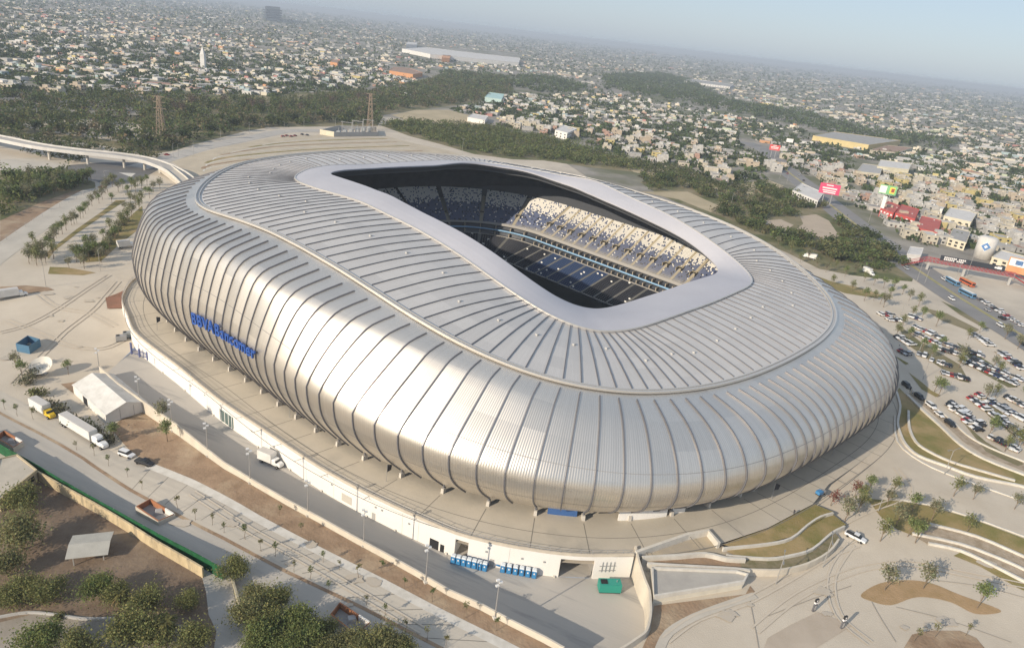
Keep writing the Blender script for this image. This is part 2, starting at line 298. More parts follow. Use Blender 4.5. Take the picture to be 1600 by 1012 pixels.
def steel(name, base, rough, metal, freq, strength, seams=True):
    m = bpy.data.materials.new(name); m.use_nodes = True; N = m.node_tree; b = N.nodes['Principled BSDF']
    uv = N.nodes.new('ShaderNodeUVMap'); sp = N.nodes.new('ShaderNodeSeparateXYZ'); N.links.new(uv.outputs[0], sp.inputs[0])
    def math_(op, a, bb, c=None):
        n = N.nodes.new('ShaderNodeMath'); n.operation = op
        for k, q in enumerate((a, bb, c)):
            if q is None: continue
            if isinstance(q, (int, float)): n.inputs[k].default_value = q
            else: N.links.new(q, n.inputs[k])
        return n.outputs[0]
    wv = math_('SINE', math_('MULTIPLY', sp.outputs[0], 2*math.pi*freq), None)
    # colour: each panel (bay x course) a slightly different tone, plus streaky weathering
    fl = math_('FLOOR', sp.outputs[0], None); fv = math_('FLOOR', math_('MULTIPLY', sp.outputs[1], 6.0), None)
    cb = N.nodes.new('ShaderNodeCombineXYZ'); N.links.new(fl, cb.inputs[0]); N.links.new(fv, cb.inputs[1])
    wn = N.nodes.new('ShaderNodeTexWhiteNoise'); wn.noise_dimensions = '2D'; N.links.new(cb.outputs[0], wn.inputs['Vector'])
    st = N.nodes.new('ShaderNodeCombineXYZ'); N.links.new(math_('MULTIPLY', sp.outputs[0], 7.0), st.inputs[0]); N.links.new(math_('MULTIPLY', sp.outputs[1], 1.5), st.inputs[1])
    sn = N.nodes.new('ShaderNodeTexNoise'); sn.inputs['Scale'].default_value = 1; sn.inputs['Detail'].default_value = 4; N.links.new(st.outputs[0], sn.inputs['Vector'])
    tone = math_('ADD', math_('MULTIPLY', wn.outputs[0], .10), math_('MULTIPLY', sn.outputs[0], .20))
    tone = math_('ADD', tone, math_('MULTIPLY', wv, .03)); tone = math_('ADD', tone, .83)
    mx = N.nodes.new('ShaderNodeMix'); mx.data_type = 'RGBA'; mx.blend_type = 'MULTIPLY'; mx.inputs['Factor'].default_value = 1
    mx.inputs['A'].default_value = (*base, 1); N.links.new(tone, mx.inputs['B']); N.links.new(mx.outputs['Result'], b.inputs['Base Color'])
    N.links.new(math_('ADD', math_('MULTIPLY', wn.outputs[0], .07), rough-.035), b.inputs['Roughness']); b.inputs['Metallic'].default_value = metal
    bp = N.nodes.new('ShaderNodeBump'); bp.inputs['Strength'].default_value = strength; bp.inputs['Distance'].default_value = .12
    N.links.new(wv, bp.inputs['Height']); N.links.new(bp.outputs[0], b.inputs['Normal'])
    return m
M_SHELL = steel('shell_steel', (.73, .68, .605), .39, .86, 11, .15)
M_ROOF = steel('roof_steel', (.60, .57, .53), .5, .30, 11, .09)
M_BAND = mat('ring_band_paint', (.47, .465, .49), .6, 0, (.43, .425, .45), .04)
M_RIB = mat('rib_dark_steel', (.17, .17, .185), .45, .4)
M_RAIL = mat('gutter_steel', (.66, .63, .58), .42, .6)
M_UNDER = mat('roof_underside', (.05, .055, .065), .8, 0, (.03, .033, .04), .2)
M_CONC = mat('stand_concrete', (.32, .305, .28), .85, 0, (.27, .26, .24), .3)
M_WHITE = mat('white_plaster', (.80, .78, .74), .8, 0, (.70, .68, .64), .15)

def sheet(rows, closed=True, uv=None):
    """rows[j][i] grid -> mesh builder faces; closed in i"""
    mb = MB(); nj, ni = len(rows), len(rows[0])
    mb.v = [tuple(p) for r in rows for p in r]
    uvs = []
    for j in range(nj-1):
        for i in range(ni if closed else ni-1):
            k = (i+1) % ni
            mb.f.append((j*ni+i, (j+1)*ni+i, (j+1)*ni+k, j*ni+k)); mb.c.append(None)
            if uv: uvs += [uv(i, j), uv(i, j+1), uv(i+1, j+1), uv(i+1, j)]
    mb.uvs = uvs; return mb
def build_uv(mb, name, m, parent, smooth=True):
    o = mb.build(name, m, parent, smooth)
    l = o.data.uv_layers.new(name='UVMap')
    buf = [c for q in mb.uvs for c in q]; l.data.foreach_set('uv', buf)
    return o
stadium = thing('stadium', 'huge silver ribbed steel stadium with an open rounded roof, filling the middle of the view', 'stadium', (0, 0, 0))
rows = [[PROF[i][j] for i in range(NS)] for j in range(NP)]
rows[0] = [p+UP*.02 for p in rows[0]]
build_uv(sheet(rows, True, lambda i, j: (i/SUB, j/(NP-1))), 'shell', M_SHELL, stadium)
NRF = 6
def roof_pt(i, t):
    a, b = RAIL[i], BAND[i]; p = a.lerp(b, t); return p+UP*(math.sin(math.pi*t)*.9)
rows = [[roof_pt(i, k/NRF) for i in range(NS)] for k in range(NRF+1)][::-1]
build_uv(sheet(rows, True, lambda i, j: (i/SUB, 1-j/NRF)), 'roof', M_ROOF, stadium)
# ring band (slightly proud of the roof) with its thickness, and the fascia round the opening
def band_row(t, dz): return [BAND[i].lerp(OPEN[i], t)+UP*(dz+math.sin(math.pi*min(1, t))*.25) for i in range(NS)]
ring = sheet([band_row(1, -.1), band_row(1, .45)]+[band_row(t, .5) for t in (.97, .75, .5, .25, 0)]+[band_row(0, -.3)], True).build('ring_band', M_BAND, stadium)
ed = MB()
def frm(path, w_, h_, dz, mb):
    n = len(path); rows = [[], [], [], []]
    for i, p in enumerate(path):
        d = DIR[i]*w_/2
        for k, (a, z) in enumerate(((-1, 0), (-1, h_), (1, h_), (1, 0))): rows[k].append(p+d*a+UP*(dz+z))
    s = sheet(rows, True); mb.add(s.v, s.f)
frm(BAND, .5, .5, .25, ed); ed.build('band_edge_trim', M_RAIL, stadium)
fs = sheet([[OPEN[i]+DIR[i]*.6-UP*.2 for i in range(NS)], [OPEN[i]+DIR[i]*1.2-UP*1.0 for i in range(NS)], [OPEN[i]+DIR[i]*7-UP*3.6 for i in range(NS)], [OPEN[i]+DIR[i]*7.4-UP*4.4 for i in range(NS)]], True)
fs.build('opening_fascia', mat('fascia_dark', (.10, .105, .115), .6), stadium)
tr = MB()
for i in range(0, NS, 2):
    a = OPEN[i]+DIR[i]*.9-UP*.6; b = OPEN[i]+DIR[i]*6.8-UP*3.1
    tr.tube([a, b], .12, 4, cap=False)
for dd, dz in ((2.4, 1.3), (4.2, 2.1)):
    frm([OPEN[i]+DIR[i]*dd-UP*dz for i in range(NS)], .3, .3, -.1, tr)
tr.build('opening_truss', mat('truss_grey', (.30, .31, .33), .5), stadium)
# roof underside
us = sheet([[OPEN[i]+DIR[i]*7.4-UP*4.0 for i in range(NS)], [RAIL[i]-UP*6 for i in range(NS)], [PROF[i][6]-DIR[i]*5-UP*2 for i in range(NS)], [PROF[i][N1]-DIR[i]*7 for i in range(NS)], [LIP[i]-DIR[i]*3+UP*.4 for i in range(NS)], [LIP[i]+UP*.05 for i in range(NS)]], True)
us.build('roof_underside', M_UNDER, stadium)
# rail: a twin gutter along the shoulder, with small brackets
gm = MB(); frm([p+DIR[i]*.0 for i, p in enumerate(RAIL)], 1.7, .25, .05, gm); gm.build('gutter', mat('gutter_grey', (.50, .49, .47), .5, .5), stadium)
gm = MB(); frm([p+DIR[i]*.7 for i, p in enumerate(RAIL)], .5, .7, .1, gm); frm([p-DIR[i]*.7 for i, p in enumerate(RAIL)], .3, .5, .1, gm); gm.build('guard_rail', M_RAIL, stadium)
# ribs: raised fins, roof and shell runs
def fin(path, nrm, w_, h_, mb, side):
    vs = []; m = len(path)
    for k, p in enumerate(path):
        s_ = side*w_/2; u = nrm[k]
        vs += [p-s_-u*.05, p-s_+u*h_, p+s_+u*h_, p+s_-u*.05]
    fs = [(0, 1, 2, 3), (4*m-1, 4*m-2, 4*m-3, 4*m-4)]
    for k in range(m-1):
        for j in range(4): fs.append((k*4+j, (k+1)*4+j, (k+1)*4+(j+1) % 4, k*4+(j+1) % 4))
    mb.add(vs, fs)
def rib_mesh(i):
    mb = MB(); side = Vector((-DIR[i].y, DIR[i].x, 0))
    path = PROF[i]; nr = []
    for k in range(len(path)):
        d = path[min(k+1, NP-1)]-path[max(0, k-1)]; nr.append(d.cross(side).normalized()*-1)
    if nr[0].z < 0: nr = [-q for q in nr]
    st = [path[0].lerp(path[1], .9)]+path[1:]+[path[-1]+(path[-1]-path[-2]).normalized()*.7]
    fin(st, [nr[0]]+nr[1:]+[nr[-1]], .30, .36, mb, side)
    pr = [roof_pt(i, t) for t in (.045, .2, .4, .6, .8, .985)]
    fin(pr, [UP]*6, .25, .28, mb, side)
    return mb
vis = sorted(range(NR), key=lambda r: (PROF[r*SUB][6]-Vector((0, 0, CAM_H))).length)
rest = MB()
for k, r in enumerate(vis):
    m_ = rib_mesh(r*SUB)
    if k < 100: m_.build('rib', M_RIB, stadium)
    else: rest.add(m_.v, m_.f)
tag(rest.build('ribs', M_RIB, stadium), kind='stuff')
# small roof anchors
for r in range(0, NR, 3):
    p = roof_pt(r*SUB+2, .45+.25*((r*7) % 5)/5); an = MB(); an.box(p.x, p.y, p.z-.1, .75, .75, .5, SC[2]); an.build('roof_vent', mat('vent_white', (.45, .44, .42), .6), stadium)
# panel seams across the shell
sm = MB()
for j in (N1-2, N1+4):
    n = NS
    rows = [[], []]
    for i in range(n):
        a, b = PROF[i][j], PROF[i][j+1]; nn = (b-a).normalized(); t_ = Vector((-DIR[i].y, DIR[i].x, 0)); u = nn.cross(t_).normalized()
        if u.dot(DIR[i]) < 0: u = -u
        rows[0].append(a+u*.06); rows[1].append(a+nn*.16+u*.06)
    s = sheet(rows, True); sm.add(s.v, s.f)
sm.build('panel_seam', mat('seam_grey', (.33, .32, .31), .5, .3), stadium)
# piers under the lip (every second rib), the concourse wall behind them
for r in range(0, NR, 2):
    i = r*SUB; p = LIP[i]-DIR[i]*.2; a = math.atan2(DIR[i].y, DIR[i].x)
    if DIR[i].dot(Vector((0, 0, 0))-CXY) < -60 and True: pass
    p = p-DIR[i]*1.0; pm = MB(); pm.box(p.x, p.y, PLZ-.1, 1.6, .9, 1.6, a, taper=.85); pn = MB(); pn.tube([Vector((p.x, p.y, PLZ+1.45)), Vector((p.x, p.y, LIP[i].z+1.2))-DIR[i]*.4], .3, 6)
    pn.build('bearing', M_RIB, pm.build('pier', mat('pier_concrete', (.55, .51, .45), .85, 0, (.48, .45, .40), .5), stadium))
def lip_at(px):
    c_ = [i for i in range(NS) if (LIP[i]-CXY).dot(AXV) < 0 or (LIP[i]-CXY).dot(AXU) > 120]
    return min(c_, key=lambda i: abs(pix(LIP[i])[0]-px))
for x0, x1, nm, m_, back in ((972, 1050, 'entrance_wall', M_WHITE, 1.0), (858, 902, 'entrance_panel', mat('entrance_blue', (.05, .12, .30), .5), 2.2), (1058, 1078, 'entrance_wall', M_WHITE, 1.5)):
    i0, i1 = sorted((lip_at(x0), lip_at(x1)))
    if i1-i0 < 60: MB().wall([LIP[i]-DIR[i]*back for i in range(i0, i1+1)], .4, PLZ, PLZ+2.7).build(nm, m_, stadium)
cw = sheet([[Vector((LIP[i].x, LIP[i].y, PLZ-.1))-DIR[i]*9 for i in range(NS)], [Vector((LIP[i].x, LIP[i].y, LIP[i].z+3))-DIR[i]*9 for i in range(NS)]], True)
cw.build('concourse_wall', M_WHITE, stadium)

# ---------------- the bowl: stands as stepped rows
BC = (47, 20); BCX = 28
def bowl_pt(s, d, z):
    (fx, fy), (dx, dy) = bframe(s); p = loc2w(BCX+BC[0]*fx+dx*d, BC[1]*fy+dy*d); p.z = z if z < 13 else 13+(z-13)*(1-.48*dx*dx); return p
def stand(name, d0, z0, d1, z1, n):
    rows = []
    for k in range(n):
        d = d0+(d1-d0)*k/n; dn = d0+(d1-d0)*(k+1)/n; z = z0+(z1-z0)*k/n
        rows.append([bowl_pt(s/2, d, z) for s in range(NB*2)]); rows.append([bowl_pt(s/2, dn, z) for s in range(NB*2)])
    rows.append([bowl_pt(s/2, d1, z1) for s in range(NB*2)])
    return sheet(rows[::-1], True).build(name, M_CONC, stadium)
U0, UZ0, U1, UZ1, UN = 47, 14.5, 71, 28.0, 30
L0, LZ0, L1, LZ1, LN = 20, 3.0, 42, 8.6, 20
stand('upper_stand', U0, UZ0, U1, UZ1, UN)
stand('lower_stand', L0, LZ0, L1, LZ1, LN)
def ringwall(name, d, z0, z1, m, d2=None):
    return sheet([[bowl_pt(s/2, d, z0) for s in range(NB*2)], [bowl_pt(s/2, d if d2 is None else d2, z1) for s in range(NB*2)]][::-1], True).build(name, m, stadium)
ringwall('upper_stand_front', 46.9, 14.3, 15.9, mat('front_white', (.36, .345, .32), .7))
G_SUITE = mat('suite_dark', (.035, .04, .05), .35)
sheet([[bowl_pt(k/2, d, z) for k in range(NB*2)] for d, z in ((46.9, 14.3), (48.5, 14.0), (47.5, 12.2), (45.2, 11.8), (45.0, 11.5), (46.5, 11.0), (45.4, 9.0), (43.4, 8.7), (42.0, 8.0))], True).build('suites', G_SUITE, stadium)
ringwall('screen_ribbon', 44.9, 11.4, 12.2, mat('ribbon_blue', (.25, .42, .60), .5))
ringwall('lower_suite_front', 43.2, 8.4, 9.3, mat('suite_front', (.30, .285, .26), .7))
ringwall('pitch_wall', 19.9, 2.0, 3.4, mat('pitch_wall', (.03, .032, .036), .8))
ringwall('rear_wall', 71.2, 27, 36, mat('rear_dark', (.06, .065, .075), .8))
for s in range(24, 122, 2):                       # suite boxes: dividing fins between the tiers
    for (d, z) in ((44.9, 9.0), (46.4, 12.0)):
        p = bowl_pt(s, d, z); dd = bowl_pt(s, d+1, z)-p; tray = MB(); tray.box(p.x, p.y, z, 2.6, .5, 1.7, math.atan2(dd.y, dd.x)); tray.build('suite_divider', mat('divider_beige', (.36, .31, .24), .8), stadium)
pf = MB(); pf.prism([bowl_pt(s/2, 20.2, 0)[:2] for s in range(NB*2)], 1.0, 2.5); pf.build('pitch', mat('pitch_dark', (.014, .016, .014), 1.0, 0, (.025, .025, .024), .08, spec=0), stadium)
# seats in sections split by aisles
WHT, BLU, NAV = (.70, .68, .63), (.10, .125, .215), (.018, .022, .04)
rnd = random.Random(3)
seat_up, seat_lo, aisle = MB(), MB(), []
SECN = NB//4                                     # sections
def perim(s, d):
    p = bowl_pt(s, d, 0); q = bowl_pt(s+.05, d, 0); return (q-p).length/.05
def fill(mb, d0, z0, d1, z1, n, colfn, wid):
    for sec in range(SECN):
        s0, s1 = sec*4+.22, sec*4+3.78
        mid = bowl_pt(sec*4+2, d0, z0)
        vp = pix(mid)
        for k in range(n):
            d = d0+(d1-d0)*(k+.55)/n; z = z0+(z1-z0)*k/n
            ln = perim(sec*4+2, d)*(s1-s0); m = max(1, int(ln/wid))
            for q in range(m):
                s = s0+(s1-s0)*(q+.5)/m
                p = bowl_pt(s, d, z); e = bowl_pt(s, d+1, z)-p
                col = colfn(k/n, sec, q)
                if col is None: continue
                a = math.atan2(e.y, e.x); c, sn = math.cos(a), math.sin(a); hw = wid*.43
                def v(x, y, zz): return (p.x+x*c-y*sn, p.y+x*sn+y*c, z+zz)
                mb.add([v(-.22, -hw, .45), v(.2, -hw, .42), v(.2, hw, .42), v(-.22, hw, .45), v(.3, -hw, .95), v(.3, hw, .95), v(-.22, -hw, .1), v(-.22, hw, .1)], [(0, 1, 2, 3), (1, 4, 5, 2), (6, 0, 3, 7)], col)
def upc(t, sec, q):
    t = t+rnd.gauss(0, .05)
    white = .02+.08*t if t < .48 else (.90 if t > .66 else .02+(t-.48)/.18*.88)
    if t > .5 and rnd.random() < .12: white = .55
    return WHT if rnd.random() < white else (BLU if rnd.random() < .88 else NAV)
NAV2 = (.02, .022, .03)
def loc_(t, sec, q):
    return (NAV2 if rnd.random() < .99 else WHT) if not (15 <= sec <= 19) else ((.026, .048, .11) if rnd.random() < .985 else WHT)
fill(seat_up, U0+1.0, UZ0, U1, UZ1, UN, upc, .8)
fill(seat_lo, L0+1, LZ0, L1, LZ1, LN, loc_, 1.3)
M_SEAT = attr_mat('seat_plastic', .45)
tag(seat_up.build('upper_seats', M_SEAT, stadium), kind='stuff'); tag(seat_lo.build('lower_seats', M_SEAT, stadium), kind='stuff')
M_AIS = mat('aisle_concrete', (.40, .35, .25), .85)
for sec in range(SECN):
    mb = MB(); s = sec*4
    for (d0, z0, d1, z1) in ((L0+1, LZ0, L1, LZ1), (U0+1, UZ0, U1, UZ1)):
        a, b = bowl_pt(s, d0, z0+.35), bowl_pt(s, d1, z1+.35); t_ = (b-a).cross(UP).normalized()*.75
        mb.add([a-t_, a+t_, b+t_, b-t_, a-t_-UP*.5, a+t_-UP*.5, b+t_-UP*.5, b-t_-UP*.5], [(0, 1, 2, 3), (0, 4, 5, 1), (1, 5, 6, 2), (3, 7, 4, 0)])
        if d0 < 40: mb.build('aisle', mat('lower_aisle', (.15, .145, .13), .85), stadium); mb = MB()
    d = U0+8.5; z = UZ0+(UZ1-UZ0)*8.5/(U1-U0)
    p = bowl_pt(s, d, z); z = p.z; e = bowl_pt(s, d+1, z)-p; a = math.atan2(e.y, e.x)
    mb.build('aisle', M_AIS, stadium)
    vm = MB(); c, sn = math.cos(a), math.sin(a)
    for off in (-1.3, 1.3): vm.box(p.x-off*sn, p.y+off*c, z-.6, 3.2, .25, 1.8, a)
    vm.box(p.x+1.0*c, p.y+1.0*sn, z+1.2, 1.2, 2.7, .2, a); o = vm.build('stair_tunnel', M_AIS, stadium)
    dm = MB(); dm.box(p.x+.9*c, p.y+.9*sn, z-.4, .3, 2.2, 1.5, a); dm.build('opening', mat('tunnel_dark', (.015, .015, .015), .9), o)

# ------------------------------------------------------------------ blue lettering on the shell
def shell_at(px, py):
    best = None
    for i in range(NS):
        q0 = PROF[i][N1]
        if abs(pix(q0)[0]-px) > 60: continue
        for j in range(8, NP):
            q = pix(PROF[i][j]); e = (q[0]-px)**2+(q[1]-py)**2
            if best is None or e < best[0]: best = (e, i, j)
    return best
sign = thing('stadium_sign', 'large blue stadium name lettering fixed to the left side of the silver shell', 'sign', (0, 0, 0))
M_BLUE = mat('sign_blue', (.025, .085, .33), .5)
def text_mesh(txt, size, ext, name, m, parent, M):
    cu = bpy.data.curves.new('letter', 'FONT'); cu.body = txt; cu.size = size; cu.extrude = ext; cu.offset = size*.018
    o = bpy.data.objects.new('letter', cu); COL.objects.link(o)
    dg = bpy.context.evaluated_depsgraph_get(); me = bpy.data.meshes.new_from_object(o.evaluated_get(dg))
    wdt = max(v.co.x for v in me.vertices) if len(me.vertices) else 0
    bpy.data.objects.remove(o); bpy.data.curves.remove(cu)
    me.name = name; me.materials.clear(); me.materials.append(m)
    me.transform(M)
    r = bpy.data.objects.new(name, me); COL.objects.link(r); r.parent = parent
    return r, wdt
TXT = 'BBVA Bancomer'; ADV = dict(B=.70, V=.64, A=.66, a=.58, n=.58, c=.54, o=.60, m=.86, e=.58, r=.42); ADV[' '] = .22
b0, b1 = shell_at(306, 493), shell_at(404, 547)
TOT = sum(ADV[c] for c in TXT); acc = 0
path3 = []
for k in range(200):
    t = k/199; ii = b0[1]+(b1[1]-b0[1])*t; jj = b0[2]+(b1[2]-b0[2])*t
    i0 = int(ii) % NS; f = ii-int(ii); j0 = int(jj); g_ = jj-j0
    A = PROF[i0][j0].lerp(PROF[i0][min(j0+1, NP-1)], g_); B = PROF[(i0+1) % NS][j0].lerp(PROF[(i0+1) % NS][min(j0+1, NP-1)], g_)
    path3.append(A.lerp(B, f))
zs = sum(p.z for p in path3)/200
LEN = sum((path3[k+1]-path3[k]).length for k in range(199)); UNIT = LEN/TOT
def along(u):
    d = 0
    for k in range(199):
        l = (path3[k+1]-path3[k]).length
        if d+l >= u: return path3[k].lerp(path3[k+1], (u-d)/l), (path3[k+1]-path3[k]).normalized()
        d += l
    return path3[-1], (path3[-1]-path3[-2]).normalized()
for ch in TXT:
    if ch != ' ':
        p, tg = along((acc+.02)*UNIT); tg = tg.normalized()
        out = tg.cross(UP).normalized(); up2 = out.cross(tg)*1
        if up2.z < 0: up2 = -up2
        p = p+out*1.0
        M = Matrix(((tg.x, up2.x, out.x, p.x), (tg.y, up2.y, out.y, p.y), (tg.z, up2.z, out.z, p.z-UNIT*.42), (0, 0, 0, 1)))
        text_mesh(ch, UNIT*1.1, .25, 'letter', M_BLUE, sign, M)
    acc += ADV[ch]

# ------------------------------------------------------------------ ground
M_GROUND = mat('ground_pale', (.56, .495, .40), .92, 0, (.48, .42, .335), .045, .25, 3, 7, col3=(.39, .345, .285), n3=.012, c3=(.54, .7))
M_CONC2 = mat('paving_concrete', (.53, .485, .41), .88, 0, (.45, .41, .345), .08, .1, 2, 6)
M_ROADC = mat('road_concrete', (.39, .37, .335), .9, 0, (.46, .425, .375), .07, .1, 2, 6, col3=(.27, .26, .245), n3=.3, c3=(.56, .72), stretch=(R_(-22), (9, 1, 1)))
M_ASPH = mat('asphalt', (.13, .13, .13), .9, 0, (.17, .165, .16), .1, .1, 2, 5)
M_DIRT = mat('dirt_brown', (.33, .23, .15), .95, 0, (.24, .165, .105), .22, .6, 1.2, 6, col3=(.40, .31, .21), n3=.06, c3=(.5, .66))
M_SOIL = mat('park_soil', (.145, .105, .075), .95, 0, (.20, .15, .105), .16, .6, 1.2, 6, col3=(.28, .22, .15), n3=.05, c3=(.54, .7))
M_GRASS = mat('lawn_grass', (.175, .165, .05), .95, 0, (.27, .205, .085), .12, .5, 2.5, 7, col3=(.37, .27, .14), n3=.05, c3=(.48, .64))
M_SCRUB = mat('scrub_ground', (.17, .15, .075), .95, 0, (.25, .21, .13), .05, .4, 1, 6, col3=(.10, .11, .04), n3=.03, c3=(.48, .6))
M_KERB = mat('kerb_white', (.62, .59, .53), .85, 0, (.52, .49, .43), .4)
gx = [-26000, -12000, -6000, -3000, -1500, -900, -600, -450]+list(range(-320, 521, 5))+[620, 800, 1100, 1600, 3000, 6000, 12000, 26000]
gy = [-3000, -800, -200, 0]+list(range(50, 701, 5))+[800, 1000, 1400, 2000, 3000, 6000, 12000, 26000]
def xy(p): return (p.x, p.y)
def gpoly(s): return [xy(at(*q)) for q in (P(s) if isinstance(s, str) else s)]
def zpoly(s, z): return [xy(atz(*q, z)) for q in (P(s) if isinstance(s, str) else s)]
# podium edge, retaining wall and curved end wall of the sunken service road
PE = [Vector((*q, 0)) for q in zpoly('222,430 207,440 199,450 193,462 191,471 194,482 200,495 209,518 235,541 275,571 310,600 345,628 400,665 450,699 500,732 557,764 600,785 650,808 712,834 775,850 825,859 875,866 925,869 990,868', 2.25)]
PE_GATE = 7
RWL = [Vector((*q, 0)) for q in gpoly('158,590 185,615 228,646 277,678 325,713 350,731 400,760 450,789 500,816 550,844 600,871 650,899 700,929 750,951 800,978 850,1003 880,1020')]
CWL = [Vector((*q, 0)) for q in zpoly('992,858 997,876 1007,904 1015,921 1017,946 1016,964 1010,984 995,996 972,1011 940,1028 905,1036', 1.9)]
PEs = smooth_path(PE, 3); CWs = smooth_path(CWL, 3)
pit = [(p.x, p.y) for p in PEs[PE_GATE*3:]]+[(p.x, p.y) for p in CWs]+[(p.x, p.y) for p in RWL[::-1]]
bm = bmesh.new(); nx = len(gx)
vv = [bm.verts.new((x, y, T(x, y))) for y in gy for x in gx]
for j in range(len(gy)-1):
    for i in range(nx-1): bm.faces.new((vv[j*nx+i], vv[j*nx+i+1], vv[(j+1)*nx+i+1], vv[(j+1)*nx+i]))
for a, b in zip(pit, pit[1:]+pit[:1]):
    lo = (min(a[0], b[0])-6, min(a[1], b[1])-6); hi = (max(a[0], b[0])+6, max(a[1], b[1])+6)
    fs_ = [f for f in bm.faces if lo[0] < f.calc_center_median().x < hi[0] and lo[1] < f.calc_center_median().y < hi[1]]
    d = Vector((b[0]-a[0], b[1]-a[1], 0))
    if d.length < .01 or not fs_: continue
    geom = list({e for f in fs_ for e in f.edges})+list({v for f in fs_ for v in f.verts})+fs_
    bmesh.ops.bisect_plane(bm, geom=geom, plane_co=(*a, 0), plane_no=(-d.y, d.x, 0), dist=1e-4)
kill = [f for f in bm.faces if abs(f.calc_center_median().x) < 200 and 80 < f.calc_center_median().y < 330 and inpoly(f.calc_center_median().x, f.calc_center_median().y, pit)]
bmesh.ops.delete(bm, geom=kill, context='FACES')
me = bpy.data.meshes.new('ground'); bm.to_mesh(me); bm.free(); me.materials.append(M_GROUND)
ground = bpy.data.objects.new('ground', me); COL.objects.link(ground); tag(ground, kind='structure')

LEVEL = [0]
def overlay(name, poly, m, dz=.03, zf=None, step=5, smooth=False, kind='structure'):
    """a sheet draped on the terrain, dz above it (every sheet gets its own level)"""
    LEVEL[0] += 1; dz += LEVEL[0]*.0012
    if smooth: poly = [(p.x, p.y) for p in smooth_path([(x, y, 0) for x, y in poly], 4, True)]
    bm = bmesh.new(); f = bm.faces.new([bm.verts.new((x, y, 0)) for x, y in poly]); f.normal_update()
    if False and sum(poly[i-1][0]*poly[i][1]-poly[i][0]*poly[i-1][1] for i in range(len(poly))) < 0: f.normal_flip()
    if f.normal.z < 0: f.normal_flip(); f.normal_update()
    bmesh.ops.triangulate(bm, faces=bm.faces[:])
    if zf is None and step:
        xs = [p[0] for p in poly]; ys = [p[1] for p in poly]
        for ax, lo, hi in ((0, min(xs), max(xs)), (1, min(ys), max(ys))):
            k = math.floor(lo/step)+1
            while k*step < hi and k*step < 720:
                no = (1, 0, 0) if ax == 0 else (0, 1, 0); co = (k*step, 0, 0) if ax == 0 else (0, k*step, 0)
                bmesh.ops.bisect_plane(bm, geom=bm.verts[:]+bm.edges[:]+bm.faces[:], plane_co=co, plane_no=no, dist=1e-4); k += 1
    for v in bm.verts: v.co.z = (T(v.co.x, v.co.y) if zf is None else zf)+dz
    bmesh.ops.recalc_face_normals(bm, faces=bm.faces[:])
    if bm.faces and sum(q.normal.z for q in bm.faces) < 0: bmesh.ops.reverse_faces(bm, faces=bm.faces[:])
    me = bpy.data.meshes.new(name); bm.to_mesh(me); bm.free(); me.materials.append(m)
    o = bpy.data.objects.new(name, me); COL.objects.link(o); return tag(o, kind=kind)
def ribbon(name, path, wid, m, dz=.05, zf=None, kind='structure'):
    LEVEL[0] += 1; dz += LEVEL[0]*.0012
    path = [Vector((p[0], p[1], 0)) for p in path]; fine = [path[0]]
    for a, b in zip(path, path[1:]):
        n = max(1, int((b-a).length/5)); fine += [a.lerp(b, (k+1)/n) for k in range(n)]
    mb = MB(); cols = 1 if wid < 4 else 4
    for i, p in enumerate(fine):
        d = (fine[min(i+1, len(fine)-1)]-fine[max(i-1, 0)]).normalized(); n = Vector((-d.y, d.x, 0))
        for c in range(cols+1):
            q = p+n*wid*(.5-c/cols); mb.v.append((q.x, q.y, (T(q.x, q.y) if zf is None else zf)+dz))
    w_ = cols+1
    for i in range(len(fine)-1):
        for c in range(cols): mb.f.append((i*w_+c, i*w_+c+1, (i+1)*w_+c+1, (i+1)*w_+c)); mb.c.append(None)
    return tag(mb.build(name, m), kind=kind)
# sunken service road
overlay('service_road', pit, M_ROADC, -4.47, 0)
# plaza podium sheet round the stadium
back = []
for k in range(NR*4):
    i = (k) % NS
    p = LIP[i]+DIR[i]*30; lp = p-CXY
    if lp.dot(AXV) > -10 or lp.dot(AXU) < -130: pass
plz = [(p.x, p.y) for p in PEs]
plz += zpoly('1075,838 1107,832 1122,850 1200,824 1270,787', 2.25)
for s in range(0, NR):
    p = LIP[s*SUB]; v = p-CXY; a, b = v.dot(AXU), v.dot(AXV); q = p+DIR[s*SUB]*(10 if b < 45 and a > 100 else 22)
    if (b > -5) or (a > 100 and pix(q)[1] < 745 and b > -75) or (a < -85 and b > -75): plz.append((q.x, q.y))
overlay('plaza', plz, mat('plaza_concrete', (.50, .45, .37), .88, 0, (.43, .39, .32), .06, .1, 2, 6, col3=(.35, .32, .27), n3=.04, c3=(.56, .7)), .03, 2.2)
# paving joints: radial at the piers, concentric rings
jm = MB()
def strip(mb, a, b, w_, z):
    d = (b-a).normalized(); n = Vector((-d.y, d.x, 0))*w_/2
    mb.add([Vector((q.x, q.y, z)) for q in (a-n, b-n, b+n, a+n)], [(0, 1, 2, 3)])
for s in range(0, NR, 2):
    i = s*SUB; v = LIP[i]-CXY
    if v.dot(AXV) < -20 or v.dot(AXU) > 100: strip(jm, LIP[i]+DIR[i]*.5, LIP[i]+DIR[i]*13, .22, 2.25)
for off in (6, 12.8):
    for i in range(0, NS, 2):
        a, b = LIP[i]+DIR[i]*off, LIP[(i+2) % NS]+DIR[(i+2) % NS]*off; v = a-CXY
        if v.dot(AXV) < -20 or v.dot(AXU) > 120: strip(jm, a, b, .2, 2.254)
tag(jm.build('plaza_joints', mat('joint_dark', (.20, .185, .16), .9)), kind='structure')

